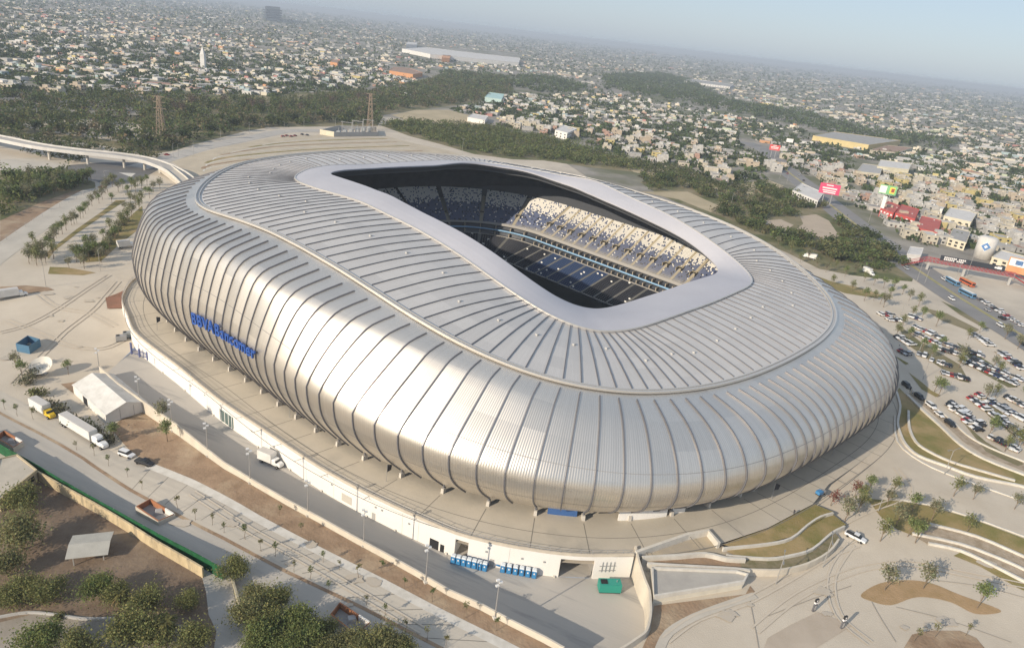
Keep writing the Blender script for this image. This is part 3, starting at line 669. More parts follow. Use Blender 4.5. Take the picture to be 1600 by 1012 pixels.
# ---- bottom left: park, street, verge
overlay('park_ground', gpoly('-60,700 0,742 60,748 120,780 180,818 250,856 318,893 330,930 345,965 340,1060 -60,1080'), M_SOIL, .03)
overlay('park_path', gpoly('-60,985 0,972 60,957 110,960 170,966 260,972 300,978 322,985 330,1040 240,1060 -60,1060'), mat('park_path', (.30, .265, .22), .92, 0, (.24, .21, .17), .1, .2, 2, 6), .055)
overlay('side_road', gpoly('312,888 340,893 360,900 368,940 382,990 392,1040 330,1050 338,985 326,960 322,925'), M_ROADC, .08)
overlay('street_lane', gpoly('-70,600 -10,640 60,676 130,716 205,766 290,811 350,841 450,894 560,946 700,1018 640,1060 560,1010 450,955 380,918 330,888 200,808 60,730 -60,672'), mat('street_concrete', (.46, .425, .37), .9, 0, (.38, .355, .315), .25, .1, 2, 6, col3=(.32, .30, .27), n3=.12, c3=(.50, .68), stretch=(R_(-26), (14, 1, 1))), .03)
overlay('street_outer_lane', gpoly('-70,560 0,610 95,660 190,713 250,727 297,752 400,807 515,868 595,908 680,953 775,1000 850,1040 700,1018 560,946 450,894 350,841 290,811 205,766 130,716 60,676 -10,640 -70,600'), mat('lane_concrete', (.53, .48, .40), .9, 0, (.45, .41, .345), .25, .1, 2, 6, col3=(.38, .345, .295), n3=.12, c3=(.52, .7), stretch=(R_(-26), (12, 1, 1))), .034)
ribbon('street_median', smooth_path([(*q, 0) for q in gpoly('-70,600 -10,640 60,676 130,716 205,766 290,811 350,841 450,894 560,946 700,1018 740,1040')], 2), .9, M_DIRT, .07)
ribbon('verge_path', smooth_path([(*q, 0) for q in gpoly('232,727 297,753 400,809 515,869 595,909 680,954 775,1001 850,1040')], 2), 2.4, M_KERB, .09)
overlay('verge_bank', gpoly('172,668 190,655 240,655 277,680 325,715 350,733 400,762 450,791 500,818 550,846 600,873 650,901 700,931 750,953 800,980 850,1005 880,1022 860,1040 780,1003 680,952 595,907 515,867 400,807 297,751 240,729 205,706'), M_DIRT, .06)
# street joints
jm = MB()
A0, A1, B0, B1 = [Vector((*q, 0)) for q in gpoly('205,766 700,1018 250,729 850,1040')]
for k in range(16):
    a = A0.lerp(A1, k/15); b = B0.lerp(B1, k/15-.02)
    d = (b-a).normalized(); n = Vector((-d.y, d.x, 0))*.09
    jm.add([Vector((q.x, q.y, T(q.x, q.y)+.06)) for q in (a-n, b-n, b+n, a+n)], [(0, 1, 2, 3)])
tag(jm.build('street_joints', mat('joint_dark', (.2, .18, .16))), kind='structure')
# ---- left: lot, lawns, road
overlay('tent_yard', gpoly('95,600 160,590 230,648 275,680 240,655 190,655 150,640'), M_DIRT, .05)
overlay('lawn', gpoly('197,313 177,326 120,365 84,393 76,405 71,396 120,358 160,330 181,313'), M_GRASS, .05)
overlay('lawn', gpoly('222,322 208,334 185,356 150,385 120,403 135,410 158,408 182,386 212,362 224,340'), M_GRASS, .05)
overlay('lawn', gpoly('78,417 105,418 150,426 130,430 75,428'), M_GRASS, .05)
overlay('planting_bed', gpoly('0,385 20,372 75,338 130,305 148,292 105,290 60,308 0,345'), M_DIRT, .05)
overlay('planting_bed', gpoly('0,448 40,446 75,449 85,453 40,460 0,463'), M_DIRT, .05)
overlay('planting_bed', gpoly('165,466 182,460 193,455 195,482 168,483'), mat('bed_red', (.26, .13, .085), .95, 0, (.20, .11, .07), .3, .4, 2), .3)
overlay('asphalt_road', gpoly('92,264 110,258 160,254 215,254 250,258 246,266 225,278 205,287 165,290 150,283 120,280 105,272'), M_ASPH, .06)
overlay('road_island', gpoly('186,270 212,271 205,277'), M_KERB, .09)
ribbon('access_road', smooth_path([(*q, 0) for q in gpoly('-40,425 0,395 60,352 110,318 150,296 175,284')], 3), 12, M_CONC2, .045)
overlay('back_lot', gpoly('268,252 310,240 360,228 420,216 470,212 530,210 600,212 650,225 700,235 740,250 640,262 520,262 420,262 340,272 300,276'), mat('lot_gravel', (.50, .43, .32), .92, 0, (.42, .36, .27), .08, .2, 2), .05)
ribbon('back_road', smooth_path([(*q, 0) for q in gpoly('215,262 262,248 310,233 360,222 410,212 440,206 480,204 520,205')], 3), 16, M_ROADC, .07)
for s_ in ('322,260 335,253 420,242 520,236 650,232', '332,250 350,243 425,235 520,228 630,224', '360,239 405,230 450,225 540,221 610,219', '410,227 450,221 520,216 600,214', '318,268 330,262 410,252'):
    ribbon('lot_kerb', smooth_path([(*q, 0) for q in gpoly(s_)], 2), 1.3, M_KERB, .1)
for k, s_ in enumerate(('318,264 330,258 420,247 520,240 660,236', '322,255 345,248 430,238 520,232 640,228', '345,243 400,233 450,228 540,224 620,222', '390,230 440,224 520,219 605,217')):
    ribbon('lot_verge', smooth_path([(*q, 0) for q in gpoly(s_)], 2), 3.2, M_GRASS if k % 2 else M_DIRT, .09)
overlay('far_yard', gpoly('0,250 60,246 108,252 104,262 40,267 0,270'), M_CONC2, .05)
# ---- right: parking, lawns, forecourt
overlay('forecourt_bed', gpoly('1345,929 1375,911 1417,906 1455,911 1500,929 1560,951 1555,958 1522,958 1487,941 1450,933 1425,934 1392,945 1362,939'), mat('mulch', (.40, .27, .15), .95, 0, (.32, .22, .11), .25, .4, 2), .05, smooth=True)
overlay('forecourt_bed', gpoly('1407,1020 1425,991 1450,985 1500,985 1525,996 1545,1020'), M_DIRT, .05)
overlay('forecourt_bed', gpoly('1277,956 1332,976 1310,990 1262,1020 1190,1020 1200,996 1235,976'), mat('lot_brown', (.47, .40, .32), .9, 0, (.41, .345, .27), .1, .1), .05)
overlay('forecourt_bed', gpoly('1022,946 1165,928 1172,915 1180,925 1140,942 1080,960 1040,985 1028,1020 1000,1020 1016,985'), M_DIRT, .05)
ribbon('forecourt_kerb', smooth_path([(*q, 0) for q in gpoly('1030,1015 1045,988 1085,964 1140,943 1180,930')], 3), 2.0, M_CONC2, .09)
for s_ in ('1170,930 1178,970 1186,1015', '1362,940 1376,965 1400,1003', '1400,948 1480,968 1580,1003', '1330,915 1270,935 1200,962', '1450,905 1530,915 1600,933'):
    ribbon('paving_joint', smooth_path([(*q, 0) for q in gpoly(s_)], 3), .18, mat('joint_mid', (.30, .27, .23)), .06)
overlay('lawn', gpoly('1400,613 1406,636 1402,661 1406,678 1415,696 1435,713 1475,728 1525,746 1590,759 1640,772 1640,757 1600,743 1537,718 1500,696 1470,668 1440,641 1417,618 1405,606'), M_GRASS, .05)
overlay('planting_bed', gpoly('1420,615 1445,636 1475,662 1505,690 1540,712 1600,736 1640,752 1640,736 1600,722 1545,700 1510,680 1480,652 1450,630 1425,610'), mat('bed_tan', (.40, .33, .25), .95, 0, (.28, .22, .15), .5, .5, 2), .06)
overlay('lawn', gpoly('1355,779 1407,783 1450,790 1512,808 1600,841 1640,858 1640,886 1600,869 1537,844 1457,820 1425,836 1400,826 1375,806'), M_GRASS, .05)
overlay('planting_bed', gpoly('1452,820 1525,839 1600,871 1640,888 1640,925 1600,909 1550,884 1500,861 1450,850 1425,836'), mat('bed_tan', (.40, .33, .25)), .05)
overlay('planting_bed', gpoly('1500,863 1555,888 1600,912 1640,930 1640,940 1590,918 1530,884 1490,868'), M_GRASS, .05)
overlay('lawn', gpoly('1258,425 1300,440 1345,450 1380,462 1370,466 1320,458 1270,440'), M_GRASS, .05)
overlay('lawn', gpoly('1420,582 1440,597 1455,610 1470,618 1462,620 1440,608'), M_GRASS, .05)
overlay('lawn', gpoly('1395,554 1420,568 1415,570'), M_GRASS, .05)
for s_ in ('1440,480 1480,490 1530,515 1522,520 1470,500', '1470,470 1520,492 1550,512 1540,514 1500,492'):
    overlay('lawn', gpoly(s_), M_SCRUB, .05)
for s_ in ('1400,505 1440,535 1500,570 1515,598 1500,595 1470,575 1420,540', '1495,535 1560,575 1590,605 1575,605 1530,580', '1515,615 1560,640 1600,680 1585,680 1545,650', '1505,660 1540,690 1600,725 1590,728 1540,705'):
    overlay('parking_island', gpoly(s_), M_SCRUB, .05)
BLVC = smooth_path([(*q, 0) for q in gpoly('1165,222 1200,238 1226,264 1262,292 1315,334 1370,376 1420,412 1470,446 1530,484 1600,526 1680,576 1800,650 1960,760')], 3)
ribbon('boulevard', BLVC, 27, mat('boulevard_asphalt', (.20, .195, .19), .9, 0, (.25, .24, .23), .05, .1, 2), .07)
ribbon('boulevard_median', BLVC[6:], 2.6, mat('median_yellow', (.45, .37, .20), .9, 0, (.25, .24, .10), .1), .12)
overlay('scrub_ground', gpoly('1000,285 1060,272 1130,300 1200,290 1260,300 1300,330 1340,352 1400,398 1430,425 1425,440 1380,436 1330,430 1280,420 1230,395 1180,375 1130,350 1080,325 1030,305'), M_SCRUB, .05)
overlay('dirt_clearing', gpoly('1250,338 1275,335 1295,345 1312,370 1305,380 1270,372 1245,358 1255,350'), mat('clearing_sand', (.45, .37, .28), .95, 0, (.40, .33, .25), .1), .09)
overlay('dirt_clearing', gpoly('1195,345 1220,343 1240,352 1225,362 1200,358'), mat('clearing_sand', (.45, .37, .28)), .09)
overlay('wood_floor', gpoly('-80,150 60,147 300,152 590,140 720,112 800,125 800,146 740,162 640,173 600,180 590,197 500,198 420,199 380,206 330,219 270,236 235,241 150,226 60,214 -80,210'), M_SCRUB, .06)
overlay('wood_floor', gpoly('592,195 640,189 760,199 880,221 990,254 1002,270 930,263 850,251 800,249 740,241 690,226 640,213'), M_SCRUB, .06)
overlay('city_floor', [(-1500, 640), (-420, 640), (-330, 800), (-180, 900), (0, 830), (60, 620), (160, 540), (260, 480), (420, 430), (560, 330), (900, 330), (24000, 12000), (24000, 25500), (-24000, 25500), (-14000, 9000)], mat('city_floor', (.33, .30, .255), .95, 0, (.20, .185, .16), .03, 0, 4, 6, col3=(.13, .135, .075), n3=.008, c3=(.46, .6)), .02, 2.2, step=0)
overlay('wood_floor', gpoly('0,270 40,268 104,270 148,285 150,294 110,300 60,318 0,345'), M_SCRUB, .06)
overlay('dry_field', gpoly('612,180 650,172 700,172 740,182 760,195 700,196 640,190'), mat('dry_field', (.46, .38, .25), .95, 0, (.36, .30, .19), .03), .09)
overlay('dry_field', gpoly('960,243 1080,266 1135,291 1200,281 1225,291 1200,301 1130,309 1060,287 990,269'), mat('dry_field', (.46, .38, .25)), .09)
overlay('dry_field', gpoly('1000,300 1075,300 1130,325 1110,332 1060,312'), mat('dry_field', (.46, .38, .25)), .09)

M_TRK = mat('tyre_dust', (.50, .44, .355), .95, 0, (.55, .485, .395), .5)
for s_ in ('1180,985 1250,930 1340,890 1420,880 1500,895 1600,915', '1040,1000 1090,965 1160,942 1230,905 1290,870 1340,850', '1330,850 1300,900 1310,960 1360,1005', '10,500 60,520 110,540 160,545 195,530', '60,460 90,480 140,490 180,510', '20,600 60,560 100,520 150,480 185,440', '0,520 50,505 110,470 170,430', '300,770 380,822 470,872 560,925 660,985', '1290,830 1350,800 1420,770 1400,730'):
    pth = smooth_path([(*q, 0) for q in gpoly(s_)], 4)
    for o_ in (-.9, .9):
        q_ = []
        for i, p in enumerate(pth):
            d = (pth[min(i+1, len(pth)-1)]-pth[max(i-1, 0)]).normalized(); q_.append(p+Vector((-d.y, d.x, 0))*o_)
        ribbon('tyre_track', q_, .45, M_TRK, .1)
for k in range(26):
    r_ = random.Random(k); x, y = [(r_.uniform(1050, 1560), r_.uniform(880, 1000)), (r_.uniform(5, 180), r_.uniform(440, 560)), (r_.uniform(250, 650), r_.uniform(770, 960))][k % 3]
    c = at(x, y); n = 11; rad = r_.uniform(.8, 2.6)
    overlay('ground_stain', [(c.x+math.cos(j/n*6.283)*rad*r_.uniform(.6, 1.3), c.y+math.sin(j/n*6.283)*rad*r_.uniform(.4, .9)) for j in range(n)], mat('stain_%d' % (k % 2), [(.44, .39, .32), (.46, .40, .315)][k % 2], .9, 0, (.46, .41, .34), .7), .1, smooth=True)

# ------------------------------------------------------------------ podium, retaining walls, ramps
PIT = -4.47
def wallpath_idx(path, px, z):
    best = None
    for k in range(len(path)-1):
        for t in range(20):
            q = path[k].lerp(path[k+1], t/20); d = abs(pix((q.x, q.y, z))[0]-px)
            if best is None or d < best[0]: best = (d, k+t/20)
    return best[1]
def sub(path, a, b):
    def g_(u): k = min(int(u), len(path)-2); return path[k].lerp(path[k+1], u-k)
    return [g_(a)]+[path[k] for k in range(int(a)+1, int(math.ceil(b)))]+[g_(b)]
podium = thing('podium_wall', 'long curved white retaining wall of the stadium plaza above the sunken service road', 'wall')
g0, g1 = wallpath_idx(PEs, 877, 2.2), wallpath_idx(PEs, 931, 2.2)
d0, d1 = wallpath_idx(PEs, 713, 2.2), wallpath_idx(PEs, 733, 2.2)
M_POD = mat('podium_white', (.74, .72, .685), .8, 0, (.74, .71, .66), .12, 0, 4, 5, stretch=(0, (1, 1, 6)))
pw = MB()
for a, b, zb, zt in ((0, d0, PIT-.1, 2.24), (d0, d1, 1.0, 2.24), (d1, g0, PIT-.1, 2.24), (g0, g1, 1.2, 2.24), (g1, len(PEs)-1, PIT-.1, 2.24)):
    pw.wall(sub(PEs, a, b), .5, zb, zt)
pw.build('wall', M_POD, podium)
def recess(a, b, depth, zt, name, m):
    pth = sub(PEs, a, b); A, B = pth[0], pth[-1]; d = (B-A).normalized(); n = Vector((-d.y, d.x, 0))
    mb = MB(); mb.wall([A+n*.25-d*.1, A+n*depth-d*.1], .2, PIT, zt); mb.wall([B+n*.25+d*.1, B+n*depth+d*.1], .2, PIT, zt); mb.wall([A+n*depth, B+n*depth], .2, PIT, zt)
    mb.build(name, m, podium)
    fl = MB(); fl.add([(q.x, q.y, PIT+.02) for q in (A, B, B+n*depth, A+n*depth)], [(0, 1, 2, 3)]); fl.build('bay_floor', M_ROADC, podium)
recess(g0, g1, 22, 1.2, 'garage_bay', M_CONC); recess(d0, d1, 5, 1.0, 'loading_recess', M_WHITE)
pp = MB(); pp.wall([p+Vector((0, 0, 0)) for p in PEs], .34, 2.2, 3.05); pp.build('parapet', mat('parapet_beige', (.55, .49, .40), .9, 0, (.47, .42, .35), .5), podium)
def on_wall(px, w_, z0, h_, name, m, proud=.27, th=.12):
    u = wallpath_idx(PEs, px, -1); k = min(int(u), len(PEs)-2); q = PEs[k].lerp(PEs[k+1], u-k); d = (PEs[k+1]-PEs[k]).normalized(); n = Vector((d.y, -d.x, 0))
    c_ = q+n*proud; mb = MB(); mb.box(c_.x, c_.y, z0, w_, th, h_, math.atan2(d.y, d.x)); return mb.build(name, m, podium)
M_DARK = mat('dark_opening', (.02, .02, .022), .8); M_GREY = mat('grey_metal', (.35, .35, .35), .5, .3)
on_wall(680, 2.6, PIT+.02, 2.7, 'door', M_DARK); on_wall(693, 1.1, PIT+.02, 2.2, 'door', M_DARK)
wf = on_wall(355, 7.5, PIT+.4, 4.0, 'window', mat('window_green', (.10, .14, .13), .2))
for k in range(4): on_wall(347+k*5.5, .25, PIT+.4, 4.0, 'mullion', M_WHITE, .33)
on_wall(543, 3.6, PIT+1.0, 2.4, 'louvre', mat('louvre_grey', (.50, .47, .41), .7))
for px in (300, 322, 395, 430, 520, 588, 598, 640, 760, 815, 850): on_wall(px, .5, PIT+4+((px*7) % 5)*.2, .4, 'wall_lamp', M_GREY, .3, .3)
for px in (238, 325, 418, 480, 523, 560, 630, 655, 795): on_wall(px, .12, PIT, 6.6, 'wall_joint', mat('joint_grey', (.5, .48, .45)), .255, .02)
for px in (940, 946, 952, 958): on_wall(px, .14, PIT+2.2, 3.0, 'pipe', M_GREY, .34, .14)
for z_ in (2.6, 4.0): on_wall(949, 4.2, PIT+z_, .14, 'pipe', M_GREY, .36, .14)
for px in (255, 290, 335, 405, 455, 505, 575, 620, 700, 745, 810, 842, 868): on_wall(px, .5, PIT, .5, 'kerb_block', M_KERB, .45, .5)
for px in (585, 770, 828): on_wall(px, 1.1, PIT+.02, 2.2, 'door', mat('door_grey', (.38, .37, .35), .6))
rail = thing('plaza_railing', 'thin grey metal railing along the plaza parapet above the white wall', 'railing')
rb = MB()
for h_ in (3.45, 4.1): rb.tube([(p.x, p.y, h_) for p in PEs], .05, 4)
rb.build('rails', M_GREY, rail)
rp = MB()
for k in range(len(PEs)-1):
    L_ = (PEs[k+1]-PEs[k]).length
    for t in range(max(1, int(L_/2.4))):
        q = PEs[k].lerp(PEs[k+1], t/max(1, int(L_/2.4))); rp.box(q.x, q.y, 3.0, .1, .1, 1.15)
tag(rp.build('posts', M_GREY, rail), kind='stuff')
M_RW = mat('retaining_concrete', (.62, .56, .46), .88, 0, (.52, .47, .39), .25, .1, 3, 6)
tag(MB().wall(RWL, .45, lambda i, p: -4.7, lambda i, p: T(p.x, p.y)+1.7+2.6*(-T(p.x, p.y)/4.5)).build('retaining_wall', M_RW), 'long straight beige concrete wall between the brown dirt bank and the sunken service road', 'wall')
tag(MB().wall(CWs, .5, -4.7, lambda i, p: 1.9+1.2*max(0, 1-i/8)).build('curved_wall', M_RW), 'curved pale wall closing the sunken service road below the plaza corner', 'wall')
# ramps and low service building right of the curved wall
ub = thing('utility_building', 'low concrete building with a flat grey roof deck beside the curved wall', 'building')
dk = zpoly('1019,887 1150,892 1168,897 1162,908 1022,931', 2.3)
MB().prism(dk, -.2, 1.7).build('wall', mat('util_cream', (.66, .61, .50), .85, 0, (.58, .54, .45), .4), ub)
dk2 = [Vector((*q, 0)) for q in dk]
MB().prism(dk, 1.703, 1.9).build('roof', mat('deck_grey', (.42, .40, .36), .9, 0, (.36, .34, .31), .2), ub)
MB().wall(dk2+[dk2[0]], .55, 1.6, 2.6).build('parapet', M_KERB, ub)
ob = MB(); q = Vector((*zpoly('1148,916', .6)[0], 0)); ob.box(q.x, q.y, 0, 4.2, .5, 1.7, R_(22)); ob.build('opening', M_DARK, ub)
def zwall(name, s, z, zb, t, label, m=None, n=3):
    pth = smooth_path([(*q, 0) for q in zpoly(s, z)], n)
    return tag(MB().wall(pth, t, zb, z).build(name, m or M_KERB), label, 'wall')
def gwall(name, s, h_, t, label, m=None, cat='wall'):
    pth = smooth_path([(*q, 0) for q in gpoly(s)], 3)
    return tag(MB().wall(pth, t, lambda i, p: T(p.x, p.y)-.3, lambda i, p: T(p.x, p.y)+h_).build(name, m or M_KERB), label, cat)
zwall('ramp_wall', '994,861 1040,845 1075,833 1107,827 1124,847', 3.2, -.2, .8, 'pale angular wall round the top of the empty ramp at the plaza corner', None, 1)
zwall('ramp_wall', '1004,869 1060,866 1102,863 1135,870 1165,872', 2.4, -.2, .7, 'middle pale wall between the empty ramp and the narrow planting strip')
zwall('ramp_wall', '1012,879 1080,883 1150,887 1172,890', 2.4, -.2, .7, 'pale wall along the far edge of the grey roof deck')
overlay('ramp_floor', zpoly('1000,864 1075,838 1106,832 1124,850 1160,872 1102,866 1006,871', 1.2), mat('ramp_tan', (.48, .40, .28), .9, 0, (.36, .31, .24), .1), 0, 1.2)
overlay('ramp_floor', zpoly('1006,872 1100,866 1165,874 1170,889 1080,882 1014,878', 1.0), M_DIRT, 0, 1.0)
overlay('terrace_lawn', zpoly('1128,851 1200,826 1272,788 1302,800 1270,818 1240,838 1200,848 1150,856', 2.0), M_GRASS, .06, 2.0)
overlay('terrace_lawn', zpoly('1128,857 1200,849 1240,840 1268,819 1300,803 1322,820 1300,832 1272,856 1240,866 1200,871 1150,869', 1.5), M_GRASS, .05, 1.5)
overlay('terrace_bed', zpoly('1150,870 1200,873 1240,868 1275,857 1305,833 1312,842 1296,862 1262,880 1225,888 1160,889', 1.0), mat('bed_dark', (.24, .20, .13), .95, 0, (.14, .13, .06), .5), .05, 1.0)
zwall('terrace_wall', '1130,855 1200,848 1237,839 1262,819 1282,806 1302,800', 2.5, -.2, .5, 'upper curved white kerb wall between the two brown-green terrace lawns')
zwall('terrace_wall', '1135,866 1200,871 1237,866 1270,856 1300,831 1320,821', 2.0, -.2, .5, 'curved white wall below the terrace lawns above a planted strip')
zwall('terrace_wall', '1158,888 1200,889 1225,888 1262,879 1295,861 1311,841', 2.0, -.2, .5, 'tall grey curved wall at the foot of the terraces facing the forecourt', M_RW)
gwall('garden_wall', '1400,613 1406,636 1402,661 1406,678 1415,696 1435,713 1475,728 1525,746 1590,759 1640,772', .7, .8, 'long white curved kerb wall along the plaza side of the big lawn')
gwall('garden_wall', '1419,643 1420,668 1430,691 1450,706 1487,723 1537,738 1585,752', .7, .8, 'short white curved kerb wall in the middle of the big lawn')
gwall('garden_wall', '1417,618 1440,641 1470,668 1500,696 1537,718 1600,743 1640,758', .7, .8, 'white kerb wall between the big lawn and the tan planting bed')
gwall('garden_wall', '1425,610 1450,630 1480,652 1510,680 1545,700 1600,722 1640,736', .6, .6, 'grey kerb wall between the tan planting bed and the parking')
gwall('garden_wall', '1452,820 1525,839 1600,871 1640,888', .7, .7, 'upper white kerb wall of the planted terraces at the right edge')
gwall('garden_wall', '1425,835 1500,851 1562,874 1600,891 1640,910', .7, .7, 'middle white kerb wall of the planted terraces at the right edge')
gwall('garden_wall', '1450,850 1500,861 1550,884 1600,909 1640,926', .7, .7, 'lowest white kerb wall of the planted terraces at the right edge')
gwall('plaza_kerb', '1398,650 1402,690 1440,722 1500,748 1600,783', .35, .6, 'low white kerb along the outer edge of the stadium plaza')
gwall('plaza_kerb', '1407,781 1450,788 1512,806 1600,838', .3, .5, 'low white kerb between the plaza and the lawn with young trees')

# ------------------------------------------------------------------ trees and plants
def leafcol(base, r, v=.35):
    k = 1+r.uniform(-v, v); return (base[0]*k*(1+r.uniform(-.15, .15)), base[1]*k, base[2]*k)
def card(mb, p, s_, r, col, flat=.0):
    a = Vector((r.gauss(0, 1), r.gauss(0, 1), r.gauss(0, 1)*(1-flat))).normalized(); b = a.orthogonal().normalized()
    t = r.uniform(0, math.tau); c = a.cross(b); u = (b*math.cos(t)+c*math.sin(t))*s_; w_ = (c*math.cos(t)-b*math.sin(t))*s_*r.uniform(.45, .8)
    mb.add([p-u-w_*.3, p-u*.1-w_, p+u-w_*.1, p+u*.2+w_], [(0, 1, 2, 3)], col)
M_LEAF = attr_mat('leaves', .8)
_n = M_LEAF.node_tree; _b = _n.nodes['Principled BSDF']; _t = _n.nodes.new('ShaderNodeBsdfTranslucent'); _m = _n.nodes.new('ShaderNodeMixShader'); _m.inputs[0].default_value = .35
_a = [q for q in _n.nodes if q.type == 'ATTRIBUTE'][0]; _n.links.new(_a.outputs['Color'], _t.inputs['Color'])
_n.links.new(_b.outputs[0], _m.inputs[1]); _n.links.new(_t.outputs[0], _m.inputs[2]); _n.links.new(_m.outputs[0], _n.nodes['Material Output'].inputs['Surface'])
M_BARK = mat('bark', (.16, .12, .085), .9, 0, (.22, .17, .12), 2)
def crown(r, n, rx, rz, h0, size, base, clumps=12, spread=.32, drop=0):
    mb = MB(); cl = []
    for _ in range(clumps):
        d = Vector((r.gauss(0, 1), r.gauss(0, 1), r.gauss(0, .8))).normalized()*(r.random()**.45)
        cl.append((Vector((d.x*rx*.8, d.y*rx*.8, h0+rz*(1+d.z*.75))), r.uniform(.7, 1.3), r.uniform(.75, 1.25)))
    for _ in range(n):
        c, s_, k = r.choice(cl); o = Vector((r.gauss(0, 1), r.gauss(0, 1), r.gauss(0, .8)))*spread*rx*s_
        p = c+o; p.z = max(p.z, h0*.6+.1)
        card(mb, p, size*r.uniform(.6, 1.3), r, leafcol(tuple(q*k for q in base), r))
    return mb, cl
def limbs(r, h0, rt, cl, nl=6, lean=0):
    mb = MB(); top = Vector((r.uniform(-.2, .2), r.uniform(-.2, .2), h0)); mb.tube([(0, 0, -.1), (r.uniform(-.1, .1), r.uniform(-.1, .1), h0*.5), top], [rt*1.25, rt, rt*.8], 6)
    for c, _, _ in cl[:nl]: mb.tube([top*.9, top.lerp(c, .5)+Vector((0, 0, .15)), c], [rt*.6, rt*.4, rt*.15], 4)
    return mb
PROTO = {}
def tree_proto(key, name, cat, n, rx, rz, h0, size, base, rt=.18, clumps=12, spread=.32, nl=6, seed=1, trunk=True):
    r = random.Random(seed*31+len(key)); t = thing(name, 'x', cat, (0, -500, -50))
    c, cl = crown(r, n, rx, rz, h0, size, base, clumps, spread); c.build('crown', M_LEAF, t)
    if trunk: limbs(r, h0, rt, cl, nl).build('trunk', M_BARK, t)
    PROTO[key] = t; t['used'] = 0; return t
OLV, GRN, DRK, YEL, BRN, GRY = (.15, .155, .065), (.115, .145, .05), (.06, .082, .03), (.18, .175, .065), (.15, .10, .06), (.17, .165, .105)
for k in range(3):
    tree_proto('mesquite%d' % k, 'mesquite_tree', 'tree', 4400, 4.2, 2.5, 1.8, .24, ((.185, .215, .075), (.225, .22, .10), (.20, .205, .08))[k], .2, 22, .27, 10, k+1)
    tree_proto('street%d' % k, 'young_tree', 'tree', 460, 1.4, 2.1, 1.9, .21, ((.20, .21, .09), (.22, .215, .13), (.17, .205, .08))[k], .09, 9, .34, 7, k+11)
    tree_proto('sapling%d' % k, 'sapling', 'tree', 90, .45, .95, 1.5, .14, ((.15, .18, .07), (.18, .18, .09), (.2, .19, .09))[k], .04, 6, .4, 4, k+21)
    tree_proto('wood%d' % k, 'woodland_tree', 'tree', 420, 4.6, 3.6, 2.6, .75, (DRK, (.055, .07, .026), (.075, .08, .035))[k], .3, 14, .30, 5, k+31)
    tree_proto('scrub%d' % k, 'scrub_tree', 'tree', 260, 3.4, 1.9, 1.0, .6, (GRN, OLV, (.06, .08, .028))[k], .2, 10, .32, 4, k+41)
tree_proto('bare0', 'bare_tree', 'tree', 240, 3.8, 4.4, 3.6, .5, (.15, .11, .08), .28, 12, .34, 12, 51)
tree_proto('red0', 'young_tree', 'tree', 260, 1.5, 1.5, 1.6, .22, (.22, .09, .07), .08, 8, .36, 7, 61)
tree_proto('hedge0', 'shrub', 'shrub', 420, 1.7, .8, .25, .26, OLV, .06, 8, .34, 4, 71)
tree_proto('hedge1', 'shrub', 'shrub', 420, 1.9, .9, .25, .26, GRY, .06, 8, .34, 4, 72)
pt = thing('palm_tree', 'x', 'tree', (0, -500, -50)); pt['used'] = 0; PROTO['palm'] = pt
r = random.Random(5); pm = MB()
for k in range(70):
    a = r.uniform(0, math.tau); el = r.uniform(-.9, 1.3); L_ = r.uniform(1.2, 1.9); pts = []
    for q in range(6):
        t = q/5; pts.append(Vector((math.cos(a)*L_*t*math.cos(el*(1-t*.4)), math.sin(a)*L_*t*math.cos(el*(1-t*.4)), 3.4+L_*t*math.sin(el)-1.1*t*t)))
    col = leafcol((.14, .14, .05) if el > -.2 else (.24, .19, .10), r, .25)
    for q in range(5):
        d = pts[q+1]-pts[q]; s_ = d.cross(UP).normalized()*(.17*(1-abs(q-2)/4)); pm.add([pts[q]-s_, pts[q]+s_, pts[q+1]+s_*.8, pts[q+1]-s_*.8], [(0, 1, 2, 3)], col)
pm.build('fronds', M_LEAF, pt); MB().tube([(0, 0, -.1), (.1, 0, 1.7), (0, 0, 3.4)], [.34, .26, .28], 8).build('trunk', M_BARK, pt)
rv = random.Random(17)
NTREE = [0]
def plant(key, p, sc, label, group=None, sq=None):
    src = PROTO[key]
    if src['used'] == 0: o = src; src['used'] = 1; o.location = p; o.rotation_euler = (0, 0, rv.uniform(0, 6.28)); o.scale = (sc, sc, sc*(sq or 1))
    else: o = copy_tree(src, p, rv.uniform(0, 6.28), (sc, sc, sc*(sq or 1)))
    o['label'] = label
    if group: o['group'] = group
    NTREE[0] += 1
    return o
def plants(s, kinds, lo, hi, label, group=None):
    for q in P(s): plant(rv.choice(kinds), at(*q), rv.uniform(lo, hi), label, group)
MQ = ['mesquite0', 'mesquite1', 'mesquite2']; STT = ['street0', 'street1', 'street2']; SAP = ['sapling0', 'sapling1', 'sapling2']; WD = ['wood0', 'wood1', 'wood2']; SCB = ['scrub0', 'scrub1', 'scrub2']
G1 = 'mesquite trees in the brown park'
